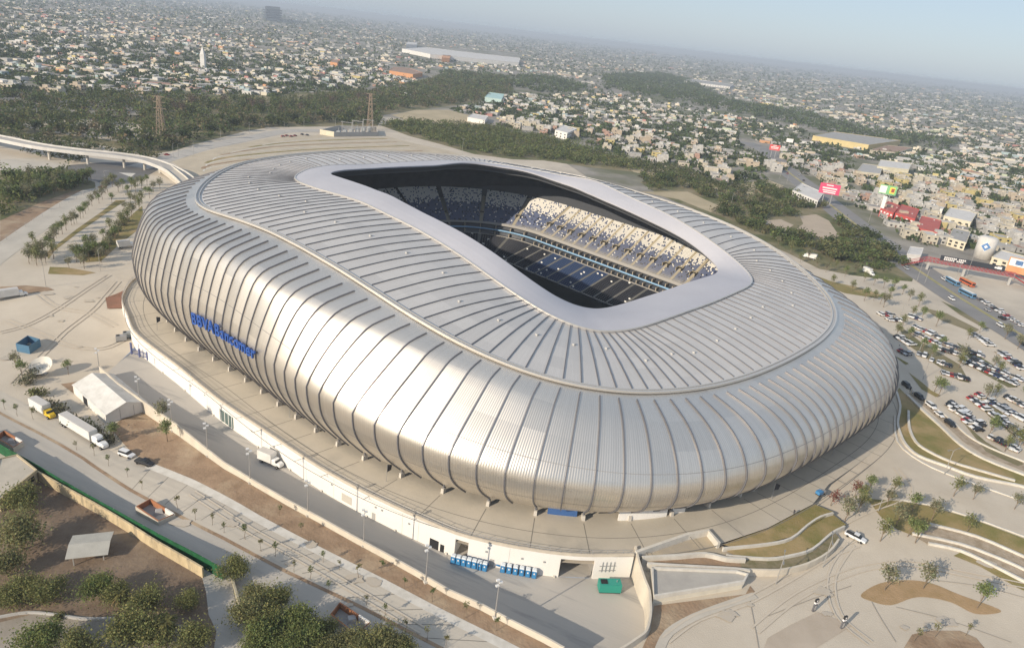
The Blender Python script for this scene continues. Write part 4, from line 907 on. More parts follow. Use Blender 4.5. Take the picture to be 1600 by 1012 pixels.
for (q, s_, lab) in (((38, 800), 1.0, 'round mesquite tree just inside the yellow park wall at the left edge'), ((36, 858), 1.25, 'broad mesquite tree left of the open pavilion in the park'), ((12, 900), .9, 'low mesquite tree at the left frame edge below the pavilion'),
        ((80, 938), .85, 'dark spreading mesquite tree in the middle of the park row'), ((38, 940), .85, 'dark spreading mesquite tree at the left end of the park row'), ((156, 936), .85, 'pale green mesquite tree below the open pavilion'), ((186, 945), .7, 'pale mesquite tree beside the palm in the park'),
        ((232, 950), .8, 'upright feathery mesquite tree between the two palms'), ((205, 1000), 1.1, 'large mesquite tree at the bottom edge left of the big palm'), ((248, 1010), .9, 'mesquite tree at the bottom edge just behind the big palm'), ((292, 950), .6, 'small mesquite bush by the end of the park wall'),
        ((70, 1022), 1.0, 'dark mesquite tree at the bottom edge beside the park path'), ((130, 1030), .9, 'dark mesquite tree at the bottom edge right of the park path'), ((300, 1018), .85, 'mesquite bush at the bottom edge beside the side road'),
        ((363, 905), .8, 'round pale tree standing alone at the corner of side road and street'), ((20, 945), .7, 'small dark mesquite at the left frame edge')):
    plant(rv.choice(MQ), at(*q), s_, lab, G1)
G2 = 'dense trees along the street at the bottom'
for q in P('400,945 385,975 420,985 440,1005 410,1012 465,990 480,1012 505,1000 520,1020 548,1012 575,1022 600,1018 625,1022 430,955 395,1030 450,1030 500,1035 560,1035 600,1035 635,1030'):
    plant(rv.choice(MQ), at(*q), rv.uniform(.6, .95), 'tree in the dense dark row along the street at the bottom edge', G2)
plant('palm', at(192, 950), 1.15, 'short fan palm in the middle of the park', 'palms in the park'); plant('palm', at(262, 1003), 1.5, 'tall fan palm at the bottom edge of the park', 'palms in the park')
plants('90,966', ['hedge0'], .7, .7, 'small bright green shrub on the park path kerb')
G3 = 'saplings along the street'
for q in P('7,862 '.strip()) if False else []: pass
plants('8,640 27,650 52,655 120,703 147,712 170,728 200,745 222,765 278,795 305,812 332,820 350,832 383,842 408,861 430,869 459,892 485,905 513,925 572,946 602,960 633,988 667,1000 697,1012 437,805 470,835 505,878 530,890 560,903 597,895 632,920 675,940 727,965 775,985', SAP, .95, 1.5, 'thin young sapling in the concrete street verge beside the brown dirt bank', G3)
G4 = 'shrubs round the tent yard'
plants('75,640 95,645 110,660 60,618 40,600 130,668 150,680 170,690 50,590', ['hedge0', 'hedge1'], 1.1, 1.7, 'olive shrub in the overgrown strip between the white tent and the trucks', G4)
plants('107,585 25,575 35,590 178,690 262,690 255,660', STT, .9, 1.3, 'slim olive tree beside the white tent yard', 'olive trees by the tent yard')
G5 = 'trees on the lawn strips left of the stadium'
plants('50,408 60,398 72,412 88,372 92,366 112,352 120,349 130,340 138,328 150,312 155,318 165,302 52,382 75,390 108,420 132,420 158,410 162,375 172,362 190,350 208,335 212,322 195,330 140,395 150,398 130,402 185,300 200,305 228,305 240,300 215,290 230,290 250,296 180,285 175,318 60,405 45,398', STT, .9, 1.35, 'young olive tree planted on the narrow lawn strips left of the stadium', G5)
plants('128,402 136,398 146,396 154,398 160,390 168,382 176,372 184,362 150,390 190,352 196,346', ['hedge0', 'hedge1'], 1.2, 1.6, 'low olive shrub in the wider lawn strip left of the stadium', 'shrubs in the left lawn strip')
G6 = 'nursery trees behind the left fence'
for k in range(44):
    x = rv.uniform(0, 148); y = 286+(1-x/150)*rv.uniform(-5, 46)-x*.02
    plant(rv.choice(STT+SCB[:1]), at(x, y), rv.uniform(1.3, 1.8), 'dark green tree in the dense grove behind the fence at the left edge', G6)
G7 = 'young trees round the forecourt and lawns on the right'
plants('1382,922 1442,920 1526,950', ['street2', 'street1'], 1.25, 1.45, 'leafy young tree on the curved brown island of the forecourt', 'trees on the forecourt island')
plants('1428,1002 1459,997 1508,993', SAP, 1.3, 1.6, 'thin sapling in the brown bed at the bottom right edge', 'saplings at the bottom right')
plants('1320,815 1340,800 1385,790 1425,800 1455,812 1510,832 1400,822 1418,838 1375,845 1430,848 1355,770 1395,770 1585,795 1490,775 1520,780 1345,790', STT, 1.0, 1.4, 'young tree on the lawn with the pale soil patches right of the plaza', G7)
plants('1298,790 1335,775', ['red0'], 1.1, 1.3, 'young tree with reddish leaves at the edge of the plaza', 'red leaved trees')
G8 = 'trees between the rows of parked cars'
plants('1460,612 1465,620 1440,548 1455,560 1470,545 1497,575 1500,565 1552,575 1560,585 1540,625 1555,620 1545,680 1550,672 1575,690 1590,700 1600,630 1410,510 1425,495 1440,500 1462,510 1420,530 1400,525 1530,520 1512,530 1590,545 1570,530 1598,695 1570,705 1380,480 1365,470 1390,465', STT, 1.0, 1.5, 'young olive tree standing between the rows of parked cars', G8)
G9 = 'trees along the far plaza edge'
plants('1250,410 1262,405 1275,418 1290,425 1305,420 1320,432 1335,428 1350,440 1365,445 1380,450 1395,455 1410,460 1330,455 1350,470 1375,475 1420,470 1435,478 1300,445 1235,395 1215,385', STT, 1.0, 1.5, 'sparse young tree along the dusty strip behind the right side of the stadium', G9)
# ---- scrub by the boulevard: individuals, then woods as one mass
G10 = 'scrub trees between stadium and boulevard'
SCR = P('1000,278 1075,278 1130,308 1200,292 1255,300 1300,335 1345,358 1400,402 1425,430 1380,428 1300,408 1240,385 1180,365 1120,335 1060,310 1015,298')
CLR = [P('1245,333 1280,330 1300,345 1318,370 1305,385 1265,375 1240,362'), P('1190,340 1222,338 1245,352 1225,366 1195,360'), P('1005,298 1075,298 1130,322 1110,336 1055,314')]
cnt = 0
while cnt < 105:
    x, y = rv.uniform(1000, 1430), rv.uniform(270, 432)
    if inpoly(x, y, SCR) and not any(inpoly(x, y, c) for c in CLR):
        plant(rv.choice(SCB), at(x, y), rv.uniform(.85, 1.6), 'round green tree in the scrub belt between the stadium and the boulevard', G10); cnt += 1
# ---- woods: many small leaf faces, one mass
rw = random.Random(23)
BIG = [[], [], []]
def wood_blob(mb, p, rx, rz, n, size, base, rr):
    k0 = rr.uniform(.75, 1.25)
    cl = [(Vector((rr.gauss(0, .5)*rx, rr.gauss(0, .5)*rx, rz*rr.uniform(.6, 1.7))), rr.uniform(.75, 1.25)) for _ in range(5)]
    for _ in range(n):
        c, k = rr.choice(cl); o = Vector((rr.gauss(0, .33)*rx, rr.gauss(0, .33)*rx, rr.gauss(0, .33)*rz))
        q = p+c+o; q.z = max(q.z, p.z+.2); card(mb, q, size*rr.uniform(.6, 1.3), rr, leafcol(tuple(v*k*k0 for v in base), rr, .25))
def mass(name, polys, n, rx, rz, cards, size, bases, cut=()):
    mb = MB(); polys = [P(s) if isinstance(s, str) else s for s in polys]; c = 0; tries = 0
    xs = [q[0] for s in polys for q in s]; ys = [q[1] for s in polys for q in s]
    G_ = [[at(*q) for q in s] for s in polys]; W_ = [[(p.x, p.y) for p in s] for s in G_]
    x0, x1, y0, y1 = min(p[0] for s in W_ for p in s), max(p[0] for s in W_ for p in s), min(p[1] for s in W_ for p in s), max(p[1] for s in W_ for p in s)
    while c < n and tries < 400000:
        tries += 1; x, y = rw.uniform(x0, x1), rw.uniform(y0, y1)
        if not any(inpoly(x, y, s) for s in W_): continue
        px = pix((x, y, 0))
        if not (-60 < px[0] < 1660) or any(inpoly(*px, cc) for cc in cut): continue
        s_ = rw.uniform(.7, 1.35); wood_blob(mb, Vector((x, y, T(x, y))), rx*s_, rz*s_, cards, size, rw.choice(bases), rw); c += 1
    return tag(mb.build(name, M_LEAF), kind='stuff')
WOOD1 = '-80,152 60,150 300,155 420,160 590,143 640,135 720,114 800,127 800,146 740,160 640,170 600,178 590,196 500,196 420,198 380,204 330,217 270,234 235,239 150,224 60,212 -80,208'
mass('far_woods', [WOOD1], 2300, 5.2, 4.2, 46, 1.2, [(.09, .115, .04), (.11, .13, .045), (.09, .115, .042), (.16, .13, .075), (.145, .155, .06), (.105, .13, .042)])
mass('scrub_woods', ['594,196 640,190 760,200 880,222 990,255 1002,268 930,260 850,248 800,246 740,238 690,224 640,211', '0,272 40,270 104,272 140,285 100,298 60,315 0,340'], 1000, 4.2, 2.8, 44, .9, [(.13, .155, .05), (.145, .155, .06), (.11, .135, .045)])
mass('distant_woods', ['680,112 760,118 860,122 925,138 880,148 800,140 720,140', '945,118 1030,115 1075,125 1140,160 1250,175 1350,205 1500,225 1480,236 1350,222 1200,187 1100,167 1050,156 1000,150 940,141'], 1500, 9.0, 5.0, 30, 2.4, [(.075, .10, .036), (.085, .115, .04)])
G11 = 'woodland trees at the front of the woods'
for q in P('20,205 55,206 95,210 130,214 170,216 205,224 232,232 290,222 330,212 365,204 395,198 425,193 460,192 500,190 545,192 575,192'):
    plant(rv.choice(WD), at(*q), rv.uniform(.9, 1.3), 'dark green tree at the front edge of the woods beyond the overpass and back lot', G11)
G12 = 'bare brown trees in the woods'
plants('275,178 285,182 300,170 395,175 410,172 470,178 520,170 560,160 575,165 620,160 440,182 350,168', ['bare0'], 1.0, 1.5, 'bare brownish tree standing up from the dark woods', G12)

SCRS = '1000,278 1075,278 1130,308 1200,296 1250,303 1300,340 1345,363 1400,406 1425,430 1380,426 1300,404 1240,382 1180,362 1120,332 1060,308 1015,298'
mass('scrub_thicket', [SCRS], 420, 3.6, 2.1, 44, .8, [(.10, .13, .042), (.11, .125, .045), (.085, .11, .038), (.14, .125, .065)], cut=CLR)

mass('roadside_scrub', ['-60,209 60,214 150,227 234,241 262,238 240,249 200,247 120,238 60,230 0,219 -60,206', '30,238 110,245 142,252 112,259 100,252 40,244', '970,246 1075,267 1130,292 1195,284 1200,298 1130,304 1060,284 995,266'], 330, 3.4, 2.3, 40, .8, [(.085, .11, .04), (.10, .12, .045), (.12, .12, .055)])
plants('46,412 56,404 68,400 80,388 86,380 98,366 104,360 116,350 126,342 134,334 144,322 160,312 168,300 176,292 66,414 58,415 84,405 120,410 126,412 140,408 166,400 172,392 180,380 186,368 194,358 200,348 206,340 218,330 204,318 222,318 234,310 212,300 222,296 206,296 192,296 150,402 136,392 146,386', STT, 1.15, 1.6, 'young olive tree planted on the narrow lawn strips left of the stadium', G5)

# ------------------------------------------------------------------ the city beyond
rc = random.Random(41)
WALLS = [(.62, .60, .56)]*5+[(.66, .60, .48)]*5+[(.45, .44, .42)]*6+[(.60, .50, .38)]*4+[(.62, .60, .56)]*4+[(.66, .60, .48)]*3+[(.55, .36, .28), (.62, .34, .18), (.40, .50, .50), (.52, .56, .40), (.66, .55, .25), (.55, .28, .24)]
ROOFS = [(.46, .44, .40)]*5+[(.58, .56, .52)]*4+[(.34, .32, .30)]*3+[(.66, .64, .60)]*2+[(.40, .24, .18), (.36, .30, .24)]
BOUND = P('-200,150 330,153 430,156 590,140 640,168 700,172 760,197 880,220 990,254 1080,272 1130,296 1200,284 1228,262 1262,281 1300,303 1340,328 1400,366 1450,398 1520,440 1700,540 1950,680')
def ybound(x):
    for (x0, y0), (x1, y1) in zip(BOUND, BOUND[1:]):
        if x0 <= x <= x1: return y0+(y1-y0)*(x-x0)/(x1-x0)
    return 1e9
EXC = [P('680,108 760,114 860,118 930,136 880,152 800,148 740,165 690,175 640,170 640,140'), P('940,116 1030,112 1080,123 1140,156 1250,172 1350,202 1500,222 1500,240 1350,226 1200,192 1100,172 1050,160 1000,154 936,144'),
       P('628,74 660,72 810,84 812,104 740,100 640,90'), P('606,104 665,110 665,126 606,118'), P('1258,202 1300,202 1420,222 1420,240 1350,240 1258,222'), P('1150,205 1205,232 1240,262 1215,262 1150,225'),
       P('1325,250 1430,262 1430,282 1325,274'), P('1065,122 1150,134 1150,142 1065,132'), P('1440,380 1500,400 1600,440 1600,520 1480,440'), P('600,175 780,185 780,200 600,195')]
# a house: walls, roof slab with a rim, dark windows and door, a roof tank
HW = [(.62, .60, .56), (.66, .60, .48), (.45, .44, .42), (.62, .60, .56), (.60, .50, .38), (.66, .60, .48), (.45, .44, .42), (.62, .60, .56), (.66, .60, .48), (.55, .36, .28), (.45, .44, .42), (.62, .60, .56), (.66, .55, .25), (.60, .50, .38)]
def house_proto(i):
    r = random.Random(100+i); wd, dp, ht = r.uniform(8, 13), r.uniform(9, 15), r.choice((3.4, 3.6, 6.4, 6.8))
    wc, rf = HW[i], ROOFS[(i*3) % len(ROOFS)]
    t = thing('flat_roof_house', 'x', 'house', (0, -600, -50)); t['used'] = 0
    wl = MB(); wl.box(0, 0, -.5, wd, dp, ht+.5)
    if r.random() < .5: wl.box(wd*.2, dp*.22, ht, wd*.5, dp*.45, 2.6)
    wl.build('wall', mat('house_wall_%d' % (WALLS.index(wc)), tuple(v*.85 for v in wc), .9, 0, tuple(v*.62 for v in wc), .3, world=True), t)
    ro = MB(); ro.box(0, 0, ht+.003, wd-.5, dp-.5, .12); rc_ = ro.build('roof', mat('house_roof_%d' % (i*3 % len(ROOFS)), rf, .9, 0, tuple(v*.7 for v in rf), .3), t)
    rim = MB(); rim.wall([(-wd/2, -dp/2), (wd/2, -dp/2), (wd/2, dp/2), (-wd/2, dp/2), (-wd/2, -dp/2)], .25, ht+.002, ht+.55); rim.build('parapet', mat('house_wall_%d' % (WALLS.index(wc)), wc), t)
    k = 0
    for z in ([1.0] if ht < 5 else [1.0, 4.2]):
        for x in (-wd*.28, wd*.28):
            wm = MB(); wm.box(x, -dp/2-.03, z, 1.6, .08, 1.3); wm.build('window', M_DARK, t)
        wm = MB(); wm.box(-wd/2-.03, dp*.1, z, .08, 1.8, 1.3); wm.build('window', M_DARK, t)
    dm = MB(); dm.box(0, -dp/2-.03, 0, 1.3, .08, 2.2); dm.build('door', mat('door_brown', (.16, .10, .07), .7), t)
    tk = MB(); tk.tube([(wd*.3, -dp*.3, ht+.1), (wd*.3, -dp*.3, ht+1.3)], .6, 8); tk.build('water_tank', mat('tank_black', (.05, .05, .05) if i % 2 else (.6, .6, .58), .6), t)
    return t, wc, ht
HP = [house_proto(i) for i in range(14)]
def cname(c):
    return {(.62, .60, .56): 'white', (.66, .60, .48): 'cream', (.45, .44, .42): 'bare grey', (.60, .50, .38): 'tan', (.55, .36, .28): 'brick pink', (.62, .34, .18): 'orange', (.40, .50, .50): 'pale blue', (.52, .56, .40): 'pale green', (.66, .55, .25): 'yellow', (.55, .28, .24): 'red'}[c]
cand = []; trees = []
D = 560.0; row = 0
ANG = R_(-7)
while D < 14000:
    gap = max(16, D*D/(1100*118)*2.1)
    lat = max(10, D/1100*2.7)
    blk = rc.uniform(-40, 40); x = -D*1.05-80
    while x < D*1.2+80:
        w_ = lat*rc.uniform(.85, 1.5)
        if rc.random() < .07: x += lat*1.6
        yy = D+x*math.tan(ANG)*.6+math.sin(x/170+row*.7)*gap*.35+rc.uniform(-.2, .2)*gap
        q = pix((x, yy, 0))
        if -120 < q[0] < 1900 and q[1] < ybound(q[0])-2 and q[1] > -40 and yy > 420 and not any(inpoly(*q, e) for e in EXC):
            dd = math.hypot(x, yy)
            dens = .5+.5*noise.noise(Vector((x/300, yy/420, 3)))+.25*noise.noise(Vector((x/90, yy/130, 9)))
            tf = .58 if dens < .52 else .84
            if dd > 5000: tf += .08
            if rc.random() < tf: trees.append((dd, x, yy, w_))
            if dd < 1900 and rc.random() < .45: trees.append((dd, x+rc.uniform(-6, 6), yy-gap*.5, w_))
            if rc.random() > tf-.14: cand.append((dd, x+rc.uniform(-2, 2), yy+rc.uniform(-.25, .25)*gap, w_))
        x += w_
    D += gap; row += 1
cand.sort()
_in = [c for c in cand if -10 < pix((c[1], c[2], 0))[0] < 1610][:300]; _ids = set(_in); cand = _in+[c for c in cand if c not in _ids]
print('houses', len(cand), 'trees', len(trees))
for n, (dd, x, y, w_) in enumerate(cand[:300]):
    i = rc.randrange(14); src, wc, ht = HP[i]; z = T(x, y); rz = rc.choice((-.12, -.12, -.12+math.pi/2, -.12-math.pi/2))+rc.uniform(-.06, .06)
    if src['used'] == 0: src['used'] = 1; src.location = (x, y, z); src.rotation_euler = (0, 0, rz); o = src
    else: o = copy_tree(src, (x, y, z), rz)
    px = pix((x, y, z))
    where = 'in the district along the boulevard on the right' if px[0] > 1240 else ('in the district just beyond the scrub behind the stadium' if px[0] > 640 else 'in the dense district beyond the woods on the left')
    o['label'] = '%s %s flat-roofed house %s' % ('two-storey' if ht > 5 else 'low', cname(wc), where); o['group'] = 'houses '+where
for src, _, _ in HP:
    if src['used'] == 0:
        for c in list(src.children): bpy.data.objects.remove(c)
        bpy.data.objects.remove(src)
hm_ = MB()
for dd, x, y, w_ in cand[300:]:
    if rc.random() < .09 and dd > 900: w_ *= rc.uniform(1.6, 3.4); big = 1.6
    else: big = 1
    dp = rc.uniform(8, 13)*max(1, dd/3000)*big; ht = rc.choice((3.2, 3.5, 4, 6.2, 6.6))*max(1, (dd/4500)**.6)
    rz = -.07+rc.uniform(-.04, .04) if rc.random() < .78 else rc.uniform(-.6, .6); wc, rf = rc.choice(WALLS), rc.choice(ROOFS)
    k = rc.uniform(.65, 1.12); wc = tuple(v*k for v in wc); n0 = len(hm_.f)
    hm_.box(x, y, -.5, w_*.92, dp, ht+.5, rz, wc); hm_.c[n0] = rf; hm_.c[n0+1] = rf
    if dd < 2600:
        a = rz; c, s_ = math.cos(a), math.sin(a)
        if rc.random() < .5: hm_.box(x+rc.uniform(-2, 2), y+rc.uniform(-2, 2), ht, w_*.4, dp*.4, 2.4, rz, rc.choice(WALLS))
        if dd < 1700:
            for u in (-.25, .25): hm_.box(x+u*w_*c+(dp/2)*s_, y+u*w_*s_-(dp/2)*c, 1, 1.5, .2, 1.3, rz, (.03, .03, .035))
tag(hm_.build('distant_houses', attr_mat('house_paint', .9)), kind='stuff')
tm = MB()
for dd, x, y, w_ in trees:
    s_ = rc.uniform(.85, 1.9)*max(1, dd/2600); n = 30 if dd < 1500 else (12 if dd < 3500 else 7)
    wood_blob(tm, Vector((x+rc.uniform(-5, 5), y-rc.uniform(0, 6), 0)), 3.9*s_, 2.9*max(.7, s_*.75), n, 1.35*s_*(1 if dd < 1500 else 1.3), rc.choice([(.07, .095, .035), (.085, .115, .04), (.10, .125, .05), (.065, .09, .035)]), rc)
tag(tm.build('distant_trees', M_LEAF), kind='stuff')
# city floor: streets and yards, draped a little above the ground
cf = MB(); ys_ = [560, 700, 900, 1200, 1700, 2500, 4000, 7000, 14000, 25000]
# ---- landmark buildings
def bld(name, label, cat, s_, h_, wall, roof, group=None, windows=0, roofname='roof', rim=.6, wincol=None):
    pts = [at(*q) for q in P(s_)]; c = sum((Vector(p) for p in pts), Vector())/len(pts); c.z = min(p.z for p in pts)
    t = thing(name, label, cat, c, 0, group); loc = [(p.x-c.x, p.y-c.y) for p in pts]
    MB().prism(loc, -.5, h_).build('wall', wall, t); MB().prism([(x*.985, y*.985) for x, y in loc], h_+.003, h_+.25).build(roofname, roof, t)
    if rim: MB().wall(loc+[loc[0]], .4, h_-.3, h_+rim).build('parapet', wall, t)
    n = len(loc)
    for k in range(n):
        a, b = Vector((*loc[k], 0)), Vector((*loc[(k+1) % n], 0)); d = b-a
        ar = sum(loc[j-1][0]*loc[j][1]-loc[j][0]*loc[j-1][1] for j in range(n)); nrm = Vector((d.y, -d.x, 0)).normalized()*(1 if ar > 0 else -1)
        if windows and (c+(a+b)/2).to_2d().dot(nrm.to_2d()) < 0:
            m = max(1, int(d.length/windows))
            for q in range(m):
                for z in ([h_*.4] if h_ < 6 else [h_*.22, h_*.62]):
                    p = a+d*((q+.5)/m)+nrm*.03; wm = MB(); wm.box(p.x, p.y, z, min(2.2, windows*.5), .1, 1.4, math.atan2(d.y, d.x)); wm.build('window', wincol or M_DARK, t)
    return t
mw = lambda n, c: mat(n, c, .9, 0, tuple(v*.86 for v in c), .15)
MW, MC, MY, MO, MR, MG_ = mw('b_white', (.74, .72, .68)), mw('b_cream', (.66, .60, .46)), mw('b_yellow', (.62, .50, .25)), mw('b_orange', (.60, .30, .14)), mw('b_red', (.52, .09, .08)), mw('b_grey', (.42, .41, .39))
RG, RW, RB = mw('r_grey', (.36, .35, .33)), mw('r_white', (.62, .60, .57)), mw('r_brown', (.33, .22, .16))
bld('warehouse', 'large yellow-walled warehouse with a wide grey roof in the right district', 'warehouse', '1268,221 1355,236 1405,228 1300,214', 9, MY, RG, windows=0)
bld('warehouse', 'low brown-roofed shed at the right end of the yellow-walled warehouse', 'warehouse', '1358,240 1400,244 1425,236 1385,232', 5, MC, RB, windows=0)
bld('warehouse', 'very long white factory hall standing in the far city behind the woods', 'warehouse', '628,82 672,91 810,104 812,96 740,88 665,79', 12, MW, RW)
bld('warehouse', 'small cube-shaped white hall beside the very long white factory hall', 'warehouse', '634,75 650,76 652,72 637,71', 14, MW, RW)
bld('warehouse', 'long low orange-walled building at the edge of the far woods', 'warehouse', '608,117 645,123 660,120 640,113 615,111', 8, MO, RB, windows=0)
bld('shop_building', 'bright orange box building in front of the long white factory hall', 'building', '690,97 702,98 704,93 692,92', 12, MO, MO)
bld('shop_building', 'orange house standing among white houses beyond the woods', 'building', '516,104 527,106 529,101 519,100', 9, MO, RB)
bld('school_building', 'long white arched hall in the trees of the far right city', 'building', '1068,130 1140,139 1146,135 1075,126', 7, MW, RG, windows=9)
bld('apartment_building', 'long cream two-storey building with a blue-grey box behind the pink billboard', 'building', '1335,279 1372,283 1376,270 1345,266', 8, MC, MG_, windows=5)
bld('apartment_building', 'tall plain cream building right of the pink billboard', 'building', '1367,273 1416,278 1420,268 1372,262', 10, mw('b_pale', (.74, .68, .50)), RW, windows=0)
bld('shop_building', 'white two-storey shop with dark windows on the far left corner of the boulevard', 'building', '1236,308 1275,325 1284,312 1250,296', 6, MW, RW, windows=4)
bld('hall', 'pale green roofed hall at the end of the woods by the dry field', 'building', '757,159 783,163 787,154 764,151', 7, mw('b_green', (.45, .58, .55)), mw('r_green', (.42, .60, .58)))
bld('hall', 'long white hall with grey roof beside the dry field', 'building', '730,190 757,195 762,188 738,184', 5, MW, RW)
bld('hall', 'white flat hall beyond the scrub woods behind the stadium', 'building', '866,214 885,219 900,212 880,206', 8, MW, RW, windows=6)
bld('shop_building', 'cream row of shops above the boulevard right of the water tank', 'building', '1545,415 1600,430 1612,418 1560,404', 6, MC, RW, windows=5)
bld('shop_building', 'long white building with two roof levels right of the red shops', 'building', '1470,352 1512,362 1522,346 1480,338', 8, MC, RW, windows=5)
bld('shop_building', 'white low shop between the red shop and the long cream building', 'building', '1445,330 1470,336 1476,326 1452,320', 5, MW, RW, windows=0)
for s_, lab in (('1372,338 1392,346 1402,334 1384,327', 'red painted shop with awnings at the left end of the red row on the boulevard'), ('1395,346 1425,356 1432,340 1405,332', 'red painted tall shop in the middle of the red row on the boulevard'), ('1427,370 1460,378 1466,358 1436,351', 'red painted shop with a white sign at the right end of the red row')):
    b = bld('red_shop', lab, 'shop', s_, 7, MR, mw('r_red', (.45, .12, .10)), windows=4, wincol=mat('sign_white', (.75, .72, .70), .7))
bld('red_shop', 'low brick-red house beside the red shops and the white house', 'house', '1463,378 1478,382 1482,370 1468,366', 5, mw('b_brick', (.50, .26, .18)), RB, windows=4)
bld('corner_shop', 'cream house with dark windows behind the boulevard right of the red shops', 'house', '1478,384 1505,392 1512,374 1486,368', 6, MC, RG, windows=4)
bld('gatehouse', 'white cube gatehouse at the plaza end of the scrub belt', 'building', '1413,411 1434,413 1438,401 1418,399', 6, MW, RW, windows=0)
ob = bld('office_tower', 'tall grey office tower alone on the far left horizon', 'tower', '415,33 437,33 438,30 417,30', 80, mw('tower_grey', (.30, .29, .28)), RG, windows=0, rim=6)
wm = MB(); b0_, b1_ = at(415, 33)-ob.location, at(437, 33)-ob.location
for k in range(6):
    for q in range(4): p = b0_.lerp(b1_, (k+.5)/6); wm = wm.box(p.x, p.y-1, 16+q*15, (b1_-b0_).length/9, 1.5, 9)
tag(wm.build('windows', mat('tower_glass', (.10, .12, .15), .3), ob), kind=None)
tw = thing('church_tower', 'slim white church tower standing above the houses on the far left', 'tower', at(318, 108)); MB().box(0, 0, 0, 7, 7, 24).build('shaft', MW, tw); MB().tube([(0, 0, 24), (0, 0, 36)], [4.6, .2], 4).build('spire', MW, tw)
# ---- water tank with emblem, billboards, footbridge
tk = thing('storage_silo', 'fat pale grey silo with a blue diamond emblem behind the black banner', 'silo', at(1534, 403))
MB().tube([(0, 0, 0), (0, 0, 15), (0, 0, 16)], [6.2, 6.2, 4.5], 28).build('tank', mat('tank_pale', (.62, .60, .56), .6, 0, (.52, .50, .47), .3), tk, True)
em = MB(); tz = at(1534, 403); dv = Vector((-tz.x, -tz.y, 0)).normalized(); pv_ = dv.cross(UP)
def emb(sz, off, nm, m):
    mb = MB(); c = dv*(6.25+off)+UP*9.5; k = 6
    for a0, b0 in ((-1, 1),):
        pts = []
        for u, v in ((0, sz), (sz, 0), (0, -sz), (-sz, 0)):
            an = u/6.3; rr = 6.25+off; pts.append((dv*math.cos(an)+pv_*math.sin(an))*rr+UP*(9.5+v))
        ctr = dv*(6.25+off)+UP*9.5; mb.add([ctr]+pts, [(0, 1, 2), (0, 2, 3), (0, 3, 4), (0, 4, 1)])
    mb.build(nm, m, tk)
emb(3.6, .12, 'emblem_border', mat('emblem_white', (.75, .75, .75), .6)); emb(3.1, .2, 'emblem', mat('emblem_blue', (.10, .22, .45), .6)); emb(1.2, .28, 'emblem_mark', mat('emblem_white', (.75, .75, .75)))
def billboard(px, py, w_, h_, z0, label, col, marks, poles=2):
    p = at(px, py); t = thing('billboard', label, 'billboard', p); a = math.atan2(-p.y, -p.x)+math.pi/2
    t.rotation_euler = (0, 0, a)
    MB().box(0, 0, z0, w_, .5, h_).build('panel', col, t)
    for k in range(poles):
        MB().tube([((k-(poles-1)/2)*w_*.4, 0, -.5), ((k-(poles-1)/2)*w_*.4, 0, z0)], .45, 8).build('post', M_GREY, t)
    for (x, z, sx, sz, m) in marks:
        mm = MB(); mm.box(x*w_, -.28, z0+z*h_, sx*w_, .08, sz*h_); mm.build('artwork', m, t)
    return t
WT = mat('sign_white', (.75, .72, .70)); MP = mat('billboard_pink', (.62, .07, .16), .5)
bmk = [(-.02, .80, .34, .10, WT), (0, .50, .72, .13, WT), (0, .28, .66, .10, WT), (.02, .10, .60, .10, WT)]
billboard(1289, 322, 17, 9, 11, 'pink billboard with rows of white lettering on two posts by the boulevard', MP, bmk)
billboard(1381, 318, 15, 8.5, 9, 'green and white billboard with a round fruit picture beside the boulevard', mat('billboard_green', (.20, .48, .20), .5), [(-.28, .1, .4, .8, WT), (.25, .15, .3, .7, mat('art_yellow', (.75, .60, .10))), (.28, .3, .18, .4, MR)])
billboard(1207, 246, 13, 7, 9, 'small red billboard with white lettering farthest along the boulevard', mat('billboard_red', (.60, .10, .10), .5), bmk[:3])
billboard(1230, 236, 9, 5, 12, 'plain pale billboard on a post near the yellow-walled warehouse', WT, [], 1)
billboard(1374, 338, 3, 12, 6, 'tall narrow white roadside sign in front of the red shops', WT, [], 1)
billboard(1583, 436, 12, 10, 4, 'orange and white roadside sign pillar with a blue diamond at the right edge', MO, [(0, .45, .9, .5, WT), (0, .55, .35, .3, mat('emblem_blue', (.1, .22, .45)))], 1)
# footbridge with red lattice trusses and a black banner
fa, fb = at(1442, 420), at(1580, 446); fd = (fb-fa); fl = fd.length; fan = math.atan2(fd.y, fd.x); fdn = fd.normalized(); fn = Vector((-fdn.y, fdn.x, 0))
fbg = thing('footbridge', 'dark red lattice footbridge across the boulevard', 'footbridge', fa, fan)
M_FR = mat('bridge_red', (.38, .06, .06), .6)
d = MB(); d.box(fl/2, 0, 5.6, fl, 3, .35); d.build('deck', M_GREY, fbg)
lt = MB(); n = 22
for s_ in (-1.5, 1.5):
    for z in (5.9, 8.2): lt.tube([(0, s_, z), (fl, s_, z)], .16, 4)
    for k in range(n): x0, x1 = fl*k/n, fl*(k+1)/n; lt.tube([(x0, s_, 5.9), (x1, s_, 8.2)], .11, 4); lt.tube([(x1, s_, 5.9), (x0, s_, 8.2)], .11, 4); lt.tube([(x0, s_, 5.9), (x0, s_, 8.2)], .11, 4)
lt.build('lattice_truss', M_FR, fbg)
for x in (2, fl*.45, fl-2): pm_ = MB(); pm_.box(x, 0, -.5, 1.4, 1.4, 6.1); pm_.build('pillar', MG_, fbg)
for x, sg in ((0, -1), (fl, 1)):
    st_ = MB()
    for s_ in (-1.5, 1.5): st_.tube([(x, s_, 6), (x+sg*13, s_, .2)], .2, 4); st_.tube([(x, s_, 8), (x+sg*13, s_, 2.2)], .14, 4)
    for k in range(10): st_.box(x+sg*13*(k+.5)/10, 0, 5.7-5.7*(k+.5)/10, 1.3, 3, .2)
    st_.build('stairs', M_FR, fbg)
